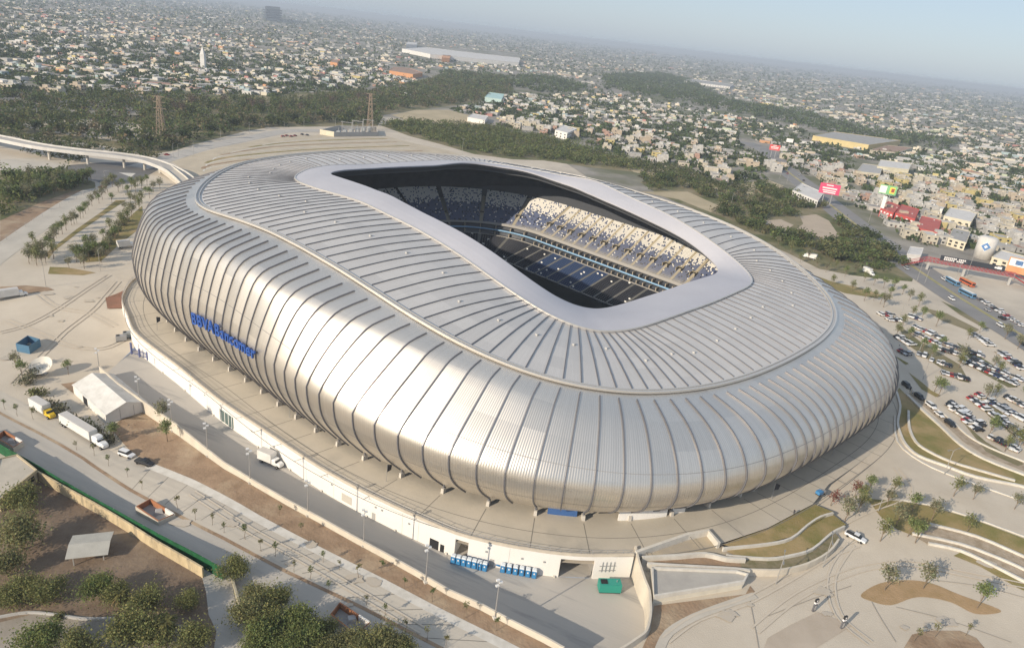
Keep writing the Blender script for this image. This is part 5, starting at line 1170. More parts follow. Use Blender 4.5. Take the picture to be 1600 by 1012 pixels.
bn = thing('banner', 'long black banner with white lettering along the top of the red footbridge', 'banner', fa+fn*-1.8+UP*0, fan)
MB().box(fl*.5, -.1, 8.3, fl*.72, .2, 3.2).build('panel', mat('banner_black', (.03, .035, .045), .6), bn)
bx = MB(); rr = random.Random(2); x = fl*.17
while x < fl*.42:
    for z in (10.0, 8.7):
        if rr.random() < .85: bx.box(x, -.23, z, .75, .06, 1.0)
    x += 1.05
tag(bx.build('lettering', WT, bn), kind='stuff')
lg = MB(); lg.box(fl*.80, -.23, 9.2, 2.6, .06, 1.6); lg.box(fl*.76, -.23, 9.4, 1.4, .06, 1.0); lg.build('lettering', WT, bn)

# ------------------------------------------------------------------ vehicles
M_GLASS = mat('car_glass', (.02, .025, .03), .12, 0, spec=.5); M_TYRE = mat('tyre', (.02, .02, .02), .8); M_HUB = mat('wheel_hub', (.45, .45, .45), .4, .7)
M_LAMP = mat('lamp_glass', (.7, .7, .68), .2); M_TAIL = mat('tail_red', (.35, .02, .02), .3)
PAINT = {'white': (.74, .74, .73), 'silver': (.42, .43, .44), 'black': (.018, .018, .02), 'dark grey': (.10, .105, .11), 'dark blue': (.03, .05, .12), 'red': (.36, .03, .03), 'beige': (.45, .40, .32)}
def loft(secs):
    """cross-sections along x: list of (x, [(y, z)...]) closed rings -> MB"""
    mb = MB(); n = len(secs[0][1])
    for x, ring in secs: mb.v += [(x, y, z) for y, z in ring]
    for k in range(len(secs)-1):
        for j in range(n): mb.f.append((k*n+j, k*n+(j+1) % n, (k+1)*n+(j+1) % n, (k+1)*n+j)); mb.c.append(None)
    mb.f += [tuple(range(n))[::-1], tuple((len(secs)-1)*n+j for j in range(n))]; mb.c += [None]*2
    return mb
def ring(hw, z0, z1, r=.12, tuck=.0):
    return [(-hw+r, z0), (-hw, z0+r), (-hw, z1-r), (-hw+r+tuck, z1), (hw-r-tuck, z1), (hw, z1-r), (hw, z0+r), (hw-r, z0)]
def car_proto(kind, colour):
    """x forward; body lower shell with bonnet line, glass house, roof, wheels, lamps"""
    t = thing({'pickup': 'pickup_truck', 'suv': 'parked_suv', 'car': 'parked_car'}[kind], 'x', {'pickup': 'pickup', 'suv': 'suv', 'car': 'car'}[kind], (0, -700, -50)); t['used'] = 0
    L, Wd, zb, zr = {'pickup': (5.5, .97, 1.12, 1.82), 'suv': (4.9, .96, 1.1, 1.82), 'car': (4.5, .88, .92, 1.45)}[kind]
    h = L/2; pm_ = mat('paint_'+colour, PAINT[colour], .3, .1, spec=.5)
    if kind == 'pickup':
        body = loft([(-h, ring(Wd*.95, .5, zb)), (-h+.1, ring(Wd, .42, zb)), (-.5, ring(Wd, .35, zb)), (.9, ring(Wd, .35, zb)), (h-.9, ring(Wd*.98, .38, zb-.04)), (h-.15, ring(Wd*.92, .42, zb-.14)), (h, ring(Wd*.84, .5, zb-.25))])
        cab = (-.65, -.45, .75, 1.45); bed = MB(); bed.box(-h+1.15, 0, zb+.003, 1.9, Wd*1.6, .02); bed.build('cargo_bed', mat('bed_liner', (.05, .05, .05), .8), t)
    elif kind == 'suv':
        body = loft([(-h, ring(Wd*.9, .5, zb-.05)), (-h+.15, ring(Wd, .4, zb)), (0, ring(Wd, .35, zb)), (1.0, ring(Wd, .35, zb)), (h-.7, ring(Wd*.97, .38, zb-.08)), (h-.12, ring(Wd*.9, .42, zb-.2)), (h, ring(Wd*.82, .5, zb-.32))])
        cab = (-h+.12, -h+.4, .55, 1.15)
    else:
        body = loft([(-h, ring(Wd*.86, .45, zb-.1)), (-h+.2, ring(Wd*.97, .35, zb-.02)), (-1.2, ring(Wd, .3, zb)), (.9, ring(Wd, .3, zb)), (h-.6, ring(Wd*.95, .32, zb-.14)), (h-.1, ring(Wd*.86, .38, zb-.26)), (h, ring(Wd*.78, .45, zb-.36))])
        cab = (-h+.7, -h+1.35, .25, 1.05)
    body.build('body', pm_, t)
    a, b, c, d = cab
    loft([(a, ring(Wd*.9, zb-.05, zb+.02, .02)), (b, ring(Wd*.84, zb-.05, zr-.06, .05, .12)), (c, ring(Wd*.84, zb-.05, zr-.06, .05, .12)), (d, ring(Wd*.9, zb-.05, zb+.02, .02))]).build('windows', M_GLASS, t)
    loft([(b-.05, ring(Wd*.74, zr-.07, zr-.02, .02)), (b+.1, ring(Wd*.78, zr-.08, zr, .03)), (c-.1, ring(Wd*.78, zr-.08, zr, .03)), (c+.05, ring(Wd*.74, zr-.07, zr-.02, .02))]).build('roof', pm_, t)
    for x in (-h+.95, h-.95):
        for s_ in (-1, 1):
            w_ = MB(); w_.tube([(x, s_*(Wd-.2), .36), (x, s_*(Wd+.02), .36)], .36, 10); o = w_.build('wheel', M_TYRE, t)
    for s_ in (-1, 1):
        q = MB(); q.box(h-.06, s_*Wd*.62, zb-.42, .12, .32, .16); q.build('headlight', M_LAMP, t)
        q = MB(); q.box(-h+.03, s_*Wd*.7, zb-.35, .1, .2, .22); q.build('tail_light', M_TAIL, t)
    return t
def heavy(kind, name, label, cat, p, a, cab_col, box_len, group=None):
    t = thing(name, label, cat, p, a); bl = box_len
    bx = MB(); bx.box(0, 0, 1.1, bl, 2.5, 2.8); bx.build('cargo_box', mat('box_white', (.72, .71, .68), .5, 0, (.62, .61, .58), .5, world=True), t)
    rf = MB(); rf.box(0, 0, 3.903, bl-.2, 2.35, .05); rf.build('box_roof', mat('box_roof', (.52, .50, .47), .6), t)
    ch = MB(); ch.box(bl*.1, 0, .7, bl*1.1, 1.0, .4); ch.build('chassis', M_DARK, t)
    cm = mat('cab_%d' % int(cab_col[2]*1000), cab_col, .35, spec=.5); x0 = bl/2
    if kind == 'semi':
        loft([(x0+.9, ring(1.15, .9, 3.0, .2)), (x0+2.6, ring(1.15, .8, 3.3, .25)), (x0+3.4, ring(1.1, .7, 2.9, .25)), (x0+3.9, ring(1.05, .7, 2.05, .2)), (x0+5.4, ring(.95, .6, 1.85, .25)), (x0+5.9, ring(.8, .6, 1.5, .2))]).build('cab', cm, t)
        loft([(x0+3.42, ring(1.06, 2.1, 2.75, .08)), (x0+3.95, ring(1.0, 2.0, 2.1, .03))]).build('windscreen', M_GLASS, t); ws = (-bl/2+1, -bl/2+2.2, x0+.6, x0+1.8, x0+5.0)
    else:
        loft([(x0+.1, ring(1.1, .7, 2.5, .2)), (x0+1.3, ring(1.1, .6, 2.5, .25)), (x0+1.7, ring(1.05, .6, 1.75, .2)), (x0+2.7, ring(.95, .55, 1.5, .2)), (x0+3.0, ring(.85, .55, 1.2, .15))]).build('cab', cm, t)
        loft([(x0+1.32, ring(1.0, 1.72, 2.4, .08)), (x0+1.78, ring(.98, 1.68, 1.78, .03))]).build('windscreen', M_GLASS, t); ws = (-bl/2+1.3, x0+2.0)
    for x in ws:
        for s_ in (-1, 1): w_ = MB(); w_.tube([(x, s_*.75, .5), (x, s_*1.22, .5)], .5, 12); o = w_.build('wheel', M_TYRE, t); hb = MB(); hb.tube([(x, s_*1.21, .5), (x, s_*1.24, .5)], .24, 8); hb.build('hub', M_HUB, o)
    for s_ in (-1, 1):
        q = MB(); q.box(ws[-1]+.75, s_*.72, .95, .2, .3, .25); q.build('headlight', M_LAMP, t)
    return t
def pose(a, b):
    A, B = at(*a), at(*b); d = B-A; return (A+B)/2, math.atan2(d.y, d.x)
p, a = pose((98, 660), (150, 692)); heavy('semi', 'semi_truck', 'long white semi-trailer truck with a white bonneted cab parked by the tent yard', 'truck', p, a, (.74, .74, .73), 15.5)
p, a = pose((52, 636), (76, 650)); heavy('box', 'box_truck', 'white box truck with a yellow cab parked right behind the long white semi', 'truck', p, a, (.70, .46, .02), 7.5)
A = atz(407, 714, PIT+0); B = atz(438, 727, PIT)
A = atz(408, 718, PIT); B = atz(437, 730, PIT); d = B-A; heavy('box', 'box_truck', 'white box truck driving alone on the sunken service road below the white wall', 'truck', (A+B)/2-d.normalized()*1.2+UP*.03, math.atan2(d.y, d.x), (.74, .74, .72), 5.0)
p, a = pose((183, 389), (204, 386)); heavy('box', 'box_truck', 'white box truck standing by the lawn strips left of the stadium', 'truck', p, a, (.74, .74, .73), 5.5)
p, a = pose((1278, 408), (1256, 402)); heavy('box', 'tanker_truck', 'white truck on the dusty strip behind the right side of the stadium', 'truck', p, a, (.74, .74, .72), 6.5)
p, a = pose((1346, 424), (1362, 431)); heavy('box', 'box_truck', 'white box truck near the red-leaved trees behind the stadium right side', 'truck', p, a, (.74, .74, .72), 5.5)
p, a = pose((-8, 470), (26, 463)); heavy('box', 'box_truck', 'long white truck cut off by the left edge on the pale lot', 'truck', p, a, (.74, .74, .72), 9.0)
CP = {}
def place_car(kind, col, p, a, label, group=None):
    k = (kind, col)
    if k not in CP: CP[k] = car_proto(kind, col)
    src = CP[k]
    if src['used'] == 0: src['used'] = 1; o = src; o.location = p; o.rotation_euler = (0, 0, a)
    else: o = copy_tree(src, p, a)
    o['label'] = label
    if group: o['group'] = group
    return o
p, a = pose((187, 709), (210, 715)); place_car('suv', 'white', p, a, 'white SUV parked between the long semi and the black pickup')
p, a = pose((213, 722), (240, 728)); place_car('pickup', 'black', p, a, 'black pickup parked in front of the white SUV by the brown dirt bank')
p, a = pose((1323, 835), (1349, 848)); place_car('pickup', 'white', p, a, 'white pickup standing alone where the plaza meets the forecourt')
for (x, y), k, c, lab in (((1416, 604), 'suv', 'black', 'black SUV nearest the stadium wall beside the lawn tip'), ((1436, 622), 'suv', 'black', 'second black SUV parked along the lawn beside the white SUV'), ((1454, 636), 'suv', 'white', 'white SUV parked along the lawn next to the two black SUVs'),
                         ((1467, 649), 'car', 'white', 'white car parked alone along the tan planting bed'), ((1484, 664), 'suv', 'black', 'black SUV parked alone at the end of the tan planting bed row')):
    A, B = at(x-8, y-6), at(x+8, y+6); d = B-A; place_car(k, c, at(x, y), math.atan2(d.y, d.x), lab)
rk = random.Random(77)
KINDS = [('car', 'white')]*6+[('suv', 'white')]*4+[('pickup', 'white')]*3+[('car', 'silver')]*4+[('suv', 'silver')]*2+[('car', 'black')]*3+[('suv', 'black')]*2+[('car', 'dark grey')]*3+[('car', 'dark blue')]*2+[('car', 'red')]*2+[('car', 'beige')]
ROWS = [((1400, 526), (1425, 541), 6), ((1427, 510), (1476, 533), 11), ((1422, 518), (1470, 541), 9), ((1428, 552), (1446, 558), 4), ((1467, 536), (1537, 558), 13), ((1465, 545), (1500, 556), 6), ((1452, 563), (1486, 574), 6), ((1500, 563), (1590, 603), 15), ((1516, 562), (1600, 597), 12),
        ((1470, 583), (1513, 594), 7), ((1512, 516), (1600, 580), 18), ((1515, 622), (1570, 662), 11), ((1572, 662), (1600, 688), 6), ((1525, 616), (1580, 650), 9), ((1570, 620), (1602, 637), 6), ((1557, 634), (1602, 658), 8), ((1480, 632), (1512, 648), 6), ((1489, 640), (1535, 668), 9), ((1506, 656), (1530, 675), 5), ((1545, 683), (1592, 706), 8), ((1385, 500), (1408, 502), 5), ((1372, 492), (1398, 494), 4), ((1418, 494), (1440, 501), 4),
        ((1530, 468), (1600, 512), 12), ((1405, 548), (1420, 556), 3)]
for (p0, p1, n) in ROWS:
    A, B = at(*p0), at(*p1); d = B-A; ra = math.atan2(d.y, d.x)
    for k in range(n):
        if rk.random() < .06: continue
        q = A.lerp(B, (k+.5)/n); q.z = T(q.x, q.y)+.12
        kd, cl = rk.choice(KINDS)
        place_car(kd, cl, q, ra+math.pi/2+rk.choice((0, math.pi))+rk.uniform(-.06, .06)+.12, {'car': '%s car', 'suv': '%s SUV', 'pickup': '%s pickup'}[kd] % cl+' in the crowded car park right of the stadium', 'vehicles in the car park right of the stadium')
for k in range(16):
    i = rk.randrange(6, len(BLVC)-4); q = BLVC[i]; d = (BLVC[i+1]-BLVC[i]).normalized(); n = Vector((-d.y, d.x, 0)); s_ = rk.choice((-1, 1))
    q = q+n*s_*rk.choice((4.5, 8.5)); kd, cl = rk.choice(KINDS); place_car(kd, cl, (q.x, q.y, T(q.x, q.y)+.17), math.atan2(d.y, d.x)+(0 if s_ < 0 else math.pi), '%s %s on the boulevard beyond the scrub belt' % (cl, {'car': 'car', 'suv': 'SUV', 'pickup': 'pickup'}[kd]), 'traffic on the boulevard')
for q in ((442, 214), (448, 213), (455, 214), (461, 213)):
    place_car('car', 'red', at(*q)+UP*.15, 1.2, 'red car in the small cluster on the back lot behind the stadium', 'red cars on the back lot')
for q in ((472, 211), (480, 212)): place_car('car', 'dark grey', at(*q)+UP*.15, 1.3, 'dark grey car beside the red cars on the back lot', 'grey cars on the back lot')
place_car('car', 'red', at(261, 243)+UP*.15, .4, 'red car alone on the back road by the overpass'); place_car('car', 'red', at(160, 294)+UP*.15, .7, 'red car at the far end of the fenced access road')
def bus(label, a0, b0, col, stripe, group=None):
    p, a = pose(a0, b0); t = thing('bus', label, 'bus', p+UP*.15, a, group); Lb = 11.5
    loft([(-Lb/2, ring(1.2, .4, 2.95, .15)), (-Lb/2+.15, ring(1.27, .35, 3.05, .15)), (Lb/2-.2, ring(1.27, .35, 3.05, .15)), (Lb/2, ring(1.2, .45, 2.9, .2))]).build('body', col, t)
    for s_ in (-1, 1): q = MB(); q.box(0, s_*1.275, 1.5, Lb-1, .04, 1.0); q.build('side_windows', M_GLASS, t)
    q = MB(); q.box(Lb/2+.005, 0, 1.3, .05, 2.1, 1.3); q.build('windscreen', M_GLASS, t); q = MB(); q.box(0, 0, 3.06, Lb-2, 1.6, .15); q.build('roof', stripe, t)
    for x in (-Lb/2+2.4, Lb/2-2.2):
        for s_ in (-1, 1): w_ = MB(); w_.tube([(x, s_*.9, .5), (x, s_*1.29, .5)], .5, 10); w_.build('wheel', M_TYRE, t)
bus('white and blue bus in front, nearer the car park', (1495, 455), (1525, 470), mat('bus_blue', (.10, .22, .36), .4), MW); bus('white and blue bus behind the front one, nearer the footbridge', (1477, 438), (1497, 449), mat('bus_blue', (.10, .22, .36), .4), MW); bus('orange-red bus beside the two blue buses', (1500, 440), (1520, 450), mat('bus_red', (.50, .12, .05), .4), MO)

# ------------------------------------------------------------------ masts, fences, sheds and small things
M_POLE = mat('mast_grey', (.40, .39, .37), .5, .4)
def mast(p, h_, label, group, heads=3, rz=0):
    t = thing('light_mast', label, 'light mast', p, rz, group); MB().tube([(0, 0, -.2), (0, 0, h_)], [.16, .09], 6).build('pole', M_POLE, t)
    b = MB(); b.box(0, 0, -.2, .9, .9, .8); b.build('base', M_KERB, t)
    for k in range(heads):
        q = MB(); q.box(.35*(1 if k % 2 else -1), 0, h_-.3-.75*k, .75, .5, .35); q.build('floodlight', mat('floodlight_white', (.72, .72, .70), .4), t)
    return t
def street_lamp(p, h_, rz, label, group, arms=1):
    t = thing('street_lamp', label, 'street lamp', p, rz, group); MB().tube([(0, 0, -.2), (0, 0, h_)], [.13, .08], 6).build('pole', M_POLE, t)
    for k in range(arms):
        s_ = 1 if k == 0 else -1; q = MB(); q.tube([(0, 0, h_-.2), (s_*1.0, 0, h_+.35), (s_*2.2, 0, h_+.45)], .06, 5); q.build('arm', M_POLE, t); q = MB(); q.box(s_*2.5, 0, h_+.36, .9, .3, .14); q.build('lamp_head', mat('lamp_dark', (.22, .22, .22), .5), t)
    return t
for px, py in ((157, 590), (219, 636), (270, 674), (325, 713), (391, 755), (481, 806), (568, 853), (665, 910), (773, 966)): mast(at(px, py), 11, 'tall grey light mast standing along the beige wall above the service road', 'light masts along the retaining wall', 3, .5)
src = None
for q, h_ in (((1285, 886), 9), ((1212, 912), 8), ((1475, 741), 9), ((1442, 592), 10), ((1437, 547), 10), ((1541, 634), 12), ((1372, 798), 8), ((1405, 500), 9)):
    street_lamp(at(*q), h_, rk.uniform(0, 6), 'grey street lamp on the right side between plaza, lawns and car park', 'street lamps right of the stadium', 2)
for q in ((72, 448), (157, 424), (168, 384), (165, 292), (271, 246), (279, 246), (303, 244), (270, 228), (345, 220), (390, 209), (445, 207), (475, 200), (524, 200), (556, 190)):
    street_lamp(at(*q), 10, rk.uniform(0, 6), 'thin grey lamp post on the lots left of and behind the stadium', 'lamp posts left and behind the stadium', 1)
for q in ((1140, 330), (1229, 287), (722, 242), (1322, 322), (1357, 348), (1378, 353), (1432, 440), (1445, 442), (1490, 445), (1218, 279), (1508, 436), (1182, 250)):
    street_lamp(at(*q), 15, rk.uniform(0, 6), 'tall lamp post along the boulevard and scrub belt on the right', 'lamp posts on the boulevard', 2)
# lattice pylons
def pylon(p, h_, label):
    t = thing('power_pylon', label, 'pylon', p); mb = MB(); M_ = mat('pylon_rust', (.36, .27, .20), .7); w0, w1 = 3.2, 1.0
    def c(k, z): s_ = w0+(w1-w0)*z/h_; return Vector((s_*(1, 1, -1, -1)[k], s_*(1, -1, -1, 1)[k], z))
    for k in range(4): mb.tube([c(k, 0), c(k, h_)], .2, 4)
    n = 8
    for j in range(n):
        z0, z1 = h_*j/n, h_*(j+1)/n
        for k in range(4): mb.tube([c(k, z0), c((k+1) % 4, z1)], .12, 3); mb.tube([c((k+1) % 4, z0), c(k, z1)], .12, 3)
    mb.build('lattice', M_, t)
    for z in (h_*.72, h_*.86, h_*.98): a = MB(); a.tube([(-5, 0, z), (5, 0, z)], .2, 4); a.build('cross_arm', M_, t)
pylon(at(253, 219), 36, 'rusty lattice pylon standing in the woods behind the overpass'); pylon(at(578, 203), 38, 'rusty lattice pylon above the substation behind the stadium')
# overpass
ov = thing('overpass', 'white curved elevated road sweeping in from the left edge with pillars', 'overpass', (0, 0, 0))
opx = P('-60,204 0,216 60,228 120,236 180,242 225,249 256,259 280,271 297,285'); oz = [8.5]*5+[7.5, 6.0, 3.5, .6]
op = [atz(q[0], q[1], z) for q, z in zip(opx, oz)]; op = smooth_path(op, 4)
def deck(path, w_, z0, z1, mb):
    for s0, s1, a, b in ((-.5, .5, z0, z1),):
        n = len(path); vs = []
        for i, p in enumerate(path):
            d = (path[min(i+1, n-1)]-path[max(i-1, 0)]); d.z = 0; d.normalize(); nn = Vector((-d.y, d.x, 0))*w_
            vs += [p+nn*s0+UP*a, p+nn*s1+UP*a, p+nn*s1+UP*b, p+nn*s0+UP*b]
        fs = [(3, 2, 1, 0), (4*n-4, 4*n-3, 4*n-2, 4*n-1)]
        for i in range(n-1):
            for j in range(4): fs.append((i*4+j, i*4+(j+1) % 4, i*4+4+(j+1) % 4, i*4+4+j))
        mb.add(vs, fs)
dm = MB(); deck(op, 11, -1.2, 0, dm); dm.build('deck', mat('overpass_white', (.62, .60, .56), .8, 0, (.52, .50, .47), .2), ov)
dm = MB(); deck(op, 9.6, .003, .04, dm); dm.build('roadway', M_ROADC, ov)
for s_ in (-1, 1):
    q = [];
    for i, p in enumerate(op):
        d = (op[min(i+1, len(op)-1)]-op[max(i-1, 0)]); d.z = 0; d.normalize(); q.append(p+Vector((-d.y, d.x, 0))*s_*5.25)
    dm = MB(); deck(q, .35, -.2, 1.0, dm); dm.build('barrier', mat('overpass_white', (.62, .60, .56)), ov)
for i in (3, 9, 13, 17, 20, 23, 26):
    p = op[i]; dm = MB(); dm.tube([(p.x, p.y, -.5), (p.x, p.y, p.z-1.2)], .9, 12); dm.build('pillar', M_KERB, ov)
# ramp beside it
rmp = thing('ramp', 'stepped concrete ramp descending from the overpass end towards the stadium', 'ramp', (0, 0, 0)); rr_ = [atz(*q, z) for q, z in ((( 256, 258), 5.5), ((270, 268), 4.5), ((282, 278), 3.3), ((294, 290), 2.3))]
dm = MB(); deck(rr_, 7, -4, 0, dm); dm.build('deck', M_CONC2, rmp)
for s_ in (-1, 1):
    q = [p+Vector((.6, .8, 0))*0+(rr_[1]-rr_[0]).to_2d().orthogonal().to_3d().normalized()*s_*3.4 for p in rr_]; dm = MB(); deck(q, .4, -1, 1.0, dm); dm.build('barrier', M_KERB, rmp)
# substation
sb = thing('substation', 'grey walled substation yard with transformers and steel frames behind the stadium', 'substation', at(545, 210))
c0 = at(545, 210); pl = [at(*q)-c0 for q in P('500,210 522,214 590,213 588,205 530,203')]; pl = [Vector((v.x, v.y, 0)) for v in pl]
MB().wall(pl+[pl[0]], .4, -.5, 4.5).build('wall', MG_, sb); MB().wall([pl[0]+Vector((0, 0, 0)), pl[1]], .6, -.5, 4.9).build('front_wall', MC, sb)
for k in range(6):
    v = pl[1].lerp(pl[3], (k+.7)/7); q = MB(); q.box(v.x, v.y, 0, 4, 5, 5.5, taper=.85); q.tube([(v.x, v.y, 5.5), (v.x, v.y, 8.5)], .25, 5); q.build('transformer', mat('transformer_grey', (.33, .34, .34), .6), sb)
for k in range(3):
    v = pl[1].lerp(pl[3], (k+1)/4)+Vector((0, 6, 0)); q = MB(); q.tube([(v.x-5, v.y, 0), (v.x-5, v.y, 13)], .3, 4); q.tube([(v.x+5, v.y, 0), (v.x+5, v.y, 13)], .3, 4); q.tube([(v.x-6, v.y, 12), (v.x+6, v.y, 12)], .3, 4); q.build('steel_frame', M_POLE, sb)
# white tent
tp = [at(*q) for q in P('116,616 168,661 230,642 178,596')]; tc = sum(tp, Vector())/4; ax_ = ((tp[1]-tp[0])+(tp[2]-tp[3])).normalized(); ta = math.atan2(ax_.y, ax_.x); TL = ((tp[1]-tp[0]).length+(tp[2]-tp[3]).length)/2; TW = ((tp[3]-tp[0]).length+(tp[2]-tp[1]).length)/2
tent = thing('marquee_tent', 'big white gabled marquee tent in the yard behind the trucks', 'tent', tc, ta)
M_TENT = mat('tent_white', (.72, .70, .66), .7, 0, (.64, .62, .58), .3); M_TROOF = mat('tent_roof', (.70, .68, .63), .7, 0, (.58, .56, .51), .35, .2, .6)
hw = TW/2
for nm, y in (('side_wall', -hw), ('side_wall', hw)): q = MB(); q.box(0, y, -.3, TL, .12, 3.5); q.build(nm, M_TENT, tent)
for x in (-TL/2, TL/2):
    q = MB(); q.add([(x, -hw, -.3), (x, hw, -.3), (x, hw, 3.2), (x, 0, 5.4), (x, -hw, 3.2)], [(0, 1, 2, 3, 4)]); q.add([(x*.995, -hw, -.3), (x*.995, hw, -.3), (x*.995, hw, 3.2), (x*.995, 0, 5.4), (x*.995, -hw, 3.2)], [(4, 3, 2, 1, 0)]); q.build('gable_wall', M_TENT, tent)
for s_ in (-1, 1):
    q = MB(); n = 8
    for k in range(n+1):
        x = -TL/2-.3+(TL+.6)*k/n; sag = .0 if k % 2 == 0 else -.12
        q.v += [(x, s_*(hw+.3), 3.1+sag), (x, s_*hw*.5, 4.3+sag), (x, 0, 5.45)]
    for k in range(n):
        for j in range(2): q.f.append((k*3+j, k*3+j+1, k*3+4+j, k*3+3+j)); q.c.append(None)
    q.build('roof_panel', M_TROOF, tent)
for k, y in ((0, -hw*.33), (1, hw*.33)):
    q = MB(); q.box(TL/2+.03, y, 0, .05, .12, 3.6); q.build('door_post', M_GREY, tent)
q = MB(); q.box(-TL*.12, -hw-.08, 0, 3.2, .06, 2.6); q.build('opening', M_DARK, tent)
# satellite dish
ds = thing('satellite_dish', 'large pale satellite dish beside the lot at the left', 'satellite dish', at(68, 584))
q = MB(); n, m = 20, 5
for j in range(m+1):
    r_ = 3.6*j/m
    for k in range(n): a = math.tau*k/n; q.v.append((r_*math.cos(a), r_*math.sin(a), .11*r_*r_))
for j in range(m):
    for k in range(n): q.f.append((j*n+k, j*n+(k+1) % n, (j+1)*n+(k+1) % n, (j+1)*n+k)); q.c.append(None)
Mx = Matrix.Translation((0, 0, 2.4)) @ Matrix.Rotation(.55, 4, 'X'); q.v = [tuple(Mx @ Vector(v)) for v in q.v]; q.build('reflector', mat('dish_cream', (.66, .62, .54), .6), ds, True)
q = MB(); q.tube([(0, 0, 0), (0, 0, 2.5)], .3, 8); q.box(0, 0, 0, 2, 2, .3); q.build('mount', M_GREY, ds); q = MB(); q.tube([Mx @ Vector((3, 0, 1)), Mx @ Vector((0, 0, 2.6)), Mx @ Vector((-3, 0, 1))], .08, 4); q.build('feed_arm', M_GREY, ds)
# containers and skips
def skip(s_, h_, name, label, cat, col, z=0, inner=None, t_=.15, outer=0):
    pts = [at(*q) if z == 0 else atz(*q, z) for q in P(s_)]; c = sum(pts, Vector())/len(pts); t = thing(name, label, cat, c); loc = [Vector((p.x-c.x, p.y-c.y, 0)) for p in pts]
    MB().wall(loc+[loc[0]], t_, -.3, h_).build('wall', col, t); ow = [v*1.06 for v in loc]
    if outer: MB().wall(ow+[ow[0]], .2, -.3, h_-.1).build('outer_wall', mw('encl_pale', (.55, .50, .42)), t)
    fl = MB(); fl.add([(v.x, v.y, .12) for v in loc], [tuple(range(len(loc)))]); fl.build('floor', inner or M_CONC, t); return t, loc
M_BLC = mat('container_blue', (.06, .16, .28), .5, 0, (.09, .18, .26), .8); M_RUST = mat('brick_orange', (.40, .17, .08), .85, 0, (.28, .13, .07), 1.2)
skip('27,549 47,553 64,541 45,535', 3.0, 'dumpster', 'large open blue dumpster on the pale lot at the left', 'dumpster', M_BLC, 0, M_DARK)
for k, (s_, lab) in enumerate((('215,802 248,820 272,808 236,789', 'roofless orange brick enclosure by the green fence in the middle of the street'), ('517,968 556,1000 577,981 531,950', 'roofless orange brick enclosure at the bottom edge beside the dense trees'), ('-6,690 22,706 36,697 8,680', 'roofless orange enclosure at the left frame edge by the green fence'))):
    t, loc = skip(s_, 1.7, 'brick_enclosure', lab, 'enclosure', M_RUST, 0, M_CONC, .3, 1.7)
    q = MB(); v = (loc[2]+loc[3])/2*.55; q.box(v.x, v.y, .13, 2.2, 1.8, .9, .4, taper=.7); q.build('rubble', MG_, t)
    q = MB(); q.wall([loc[2], loc[2].lerp(loc[3], .35)], .36, 0, 1.8); q.build('white_panel', MW, t)
def genset(p, a, L_, W_, H_, col, name, label):
    t = thing(name, label, 'generator', p, a); q = MB(); q.box(0, 0, .3, L_, W_, H_-.3); q.build('housing', col, t); q = MB(); q.box(0, 0, 0, L_*.95, W_*.9, .3); q.build('skid', M_DARK, t)
    q = MB(); q.box(-L_*.28, 0, H_+.003, L_*.3, W_*.6, .12); q.build('vent_grille', M_DARK, t); q = MB(); q.tube([(L_*.3, 0, H_), (L_*.3, 0, H_+.6)], .1, 6); q.build('exhaust', M_GREY, t); return t
A, B = atz(934, 921, PIT), atz(968, 922, PIT); d = B-A; genset((A+B)/2+UP*.03, math.atan2(d.y, d.x), d.length, 2.4, 2.6, mat('gen_green', (.03, .27, .21), .45), 'generator', 'teal green generator at the right end of the sunken service road')
genset(at(190, 532), .5, 3.5, 2.0, 2.2, M_GREY, 'generator', 'grey generator left of the blue gate'); genset(at(200, 527), .5, 3.0, 2.0, 2.3, mat('gen_grey', (.25, .27, .28), .5), 'generator', 'darker grey generator nearest the plaza wall by the blue gate')
# portable toilets
M_TB = mat('toilet_blue', (.03, .16, .36), .45); M_TR = mat('toilet_roof', (.62, .66, .68), .5)
def toilet():
    t = thing('portable_toilet', 'x', 'toilet', (0, 0, 0)); q = MB(); q.box(0, 0, .05, 1.15, 1.15, 2.1); q.build('cabin', M_TB, t); q = MB(); q.box(0, 0, 2.152, 1.2, 1.2, .3, taper=.72); q.build('roof', M_TR, t)
    q = MB(); q.box(0, -.585, .15, .8, .04, 1.85); q.build('door', mat('toilet_door', (.05, .22, .44), .45), t); q = MB(); q.box(0, -.615, 1.25, .42, .03, .42, taper=.55); q.build('door_sign', WT, t); return t
tl = toilet(); first = True
for (a, b, n, lab) in (((708, 878), (757, 890), 7, 'blue portable toilet in the left row of seven on the service road'), ((785, 892), (834, 901), 6, 'blue portable toilet in the right row of six on the service road')):
    A, B = atz(*a, PIT), atz(*b, PIT); d = B-A
    for k in range(n):
        o = tl if first else copy_tree(tl); first = False; o.location = A.lerp(B, k/(n-1))+UP*.02; o.rotation_euler = (0, 0, math.atan2(d.y, d.x)); o['label'] = lab; o['group'] = 'portable toilets '+('left row' if n == 7 else 'right row')
p = atz(790, 884, PIT); t = thing('pallet_stack', 'stack of rust-brown pallets behind the gap between the toilet rows', 'pallets', p+UP*.02, -.2)
for k in range(5): q = MB(); q.box(0, 0, .02+k*.24, 3.4, 1.3, .16); q.build('pallet', mat('pallet_wood', (.30, .15, .08), .9), t)
p = atz(741, 866, PIT); t = thing('rubbish_heap', 'grey heap of covered rubbish in front of the recess in the white wall', 'rubbish', p); q = MB(); rr = random.Random(4)
for k in range(7): q.box(rr.uniform(-2, 2.5), rr.uniform(-1, .6), 0, rr.uniform(.9, 1.8), rr.uniform(.8, 1.5), rr.uniform(.6, 1.5), rr.uniform(0, 3), taper=.6)
q.build('heap', mat('heap_grey', (.22, .22, .23), .8, 0, (.4, .38, .36), 1), t)
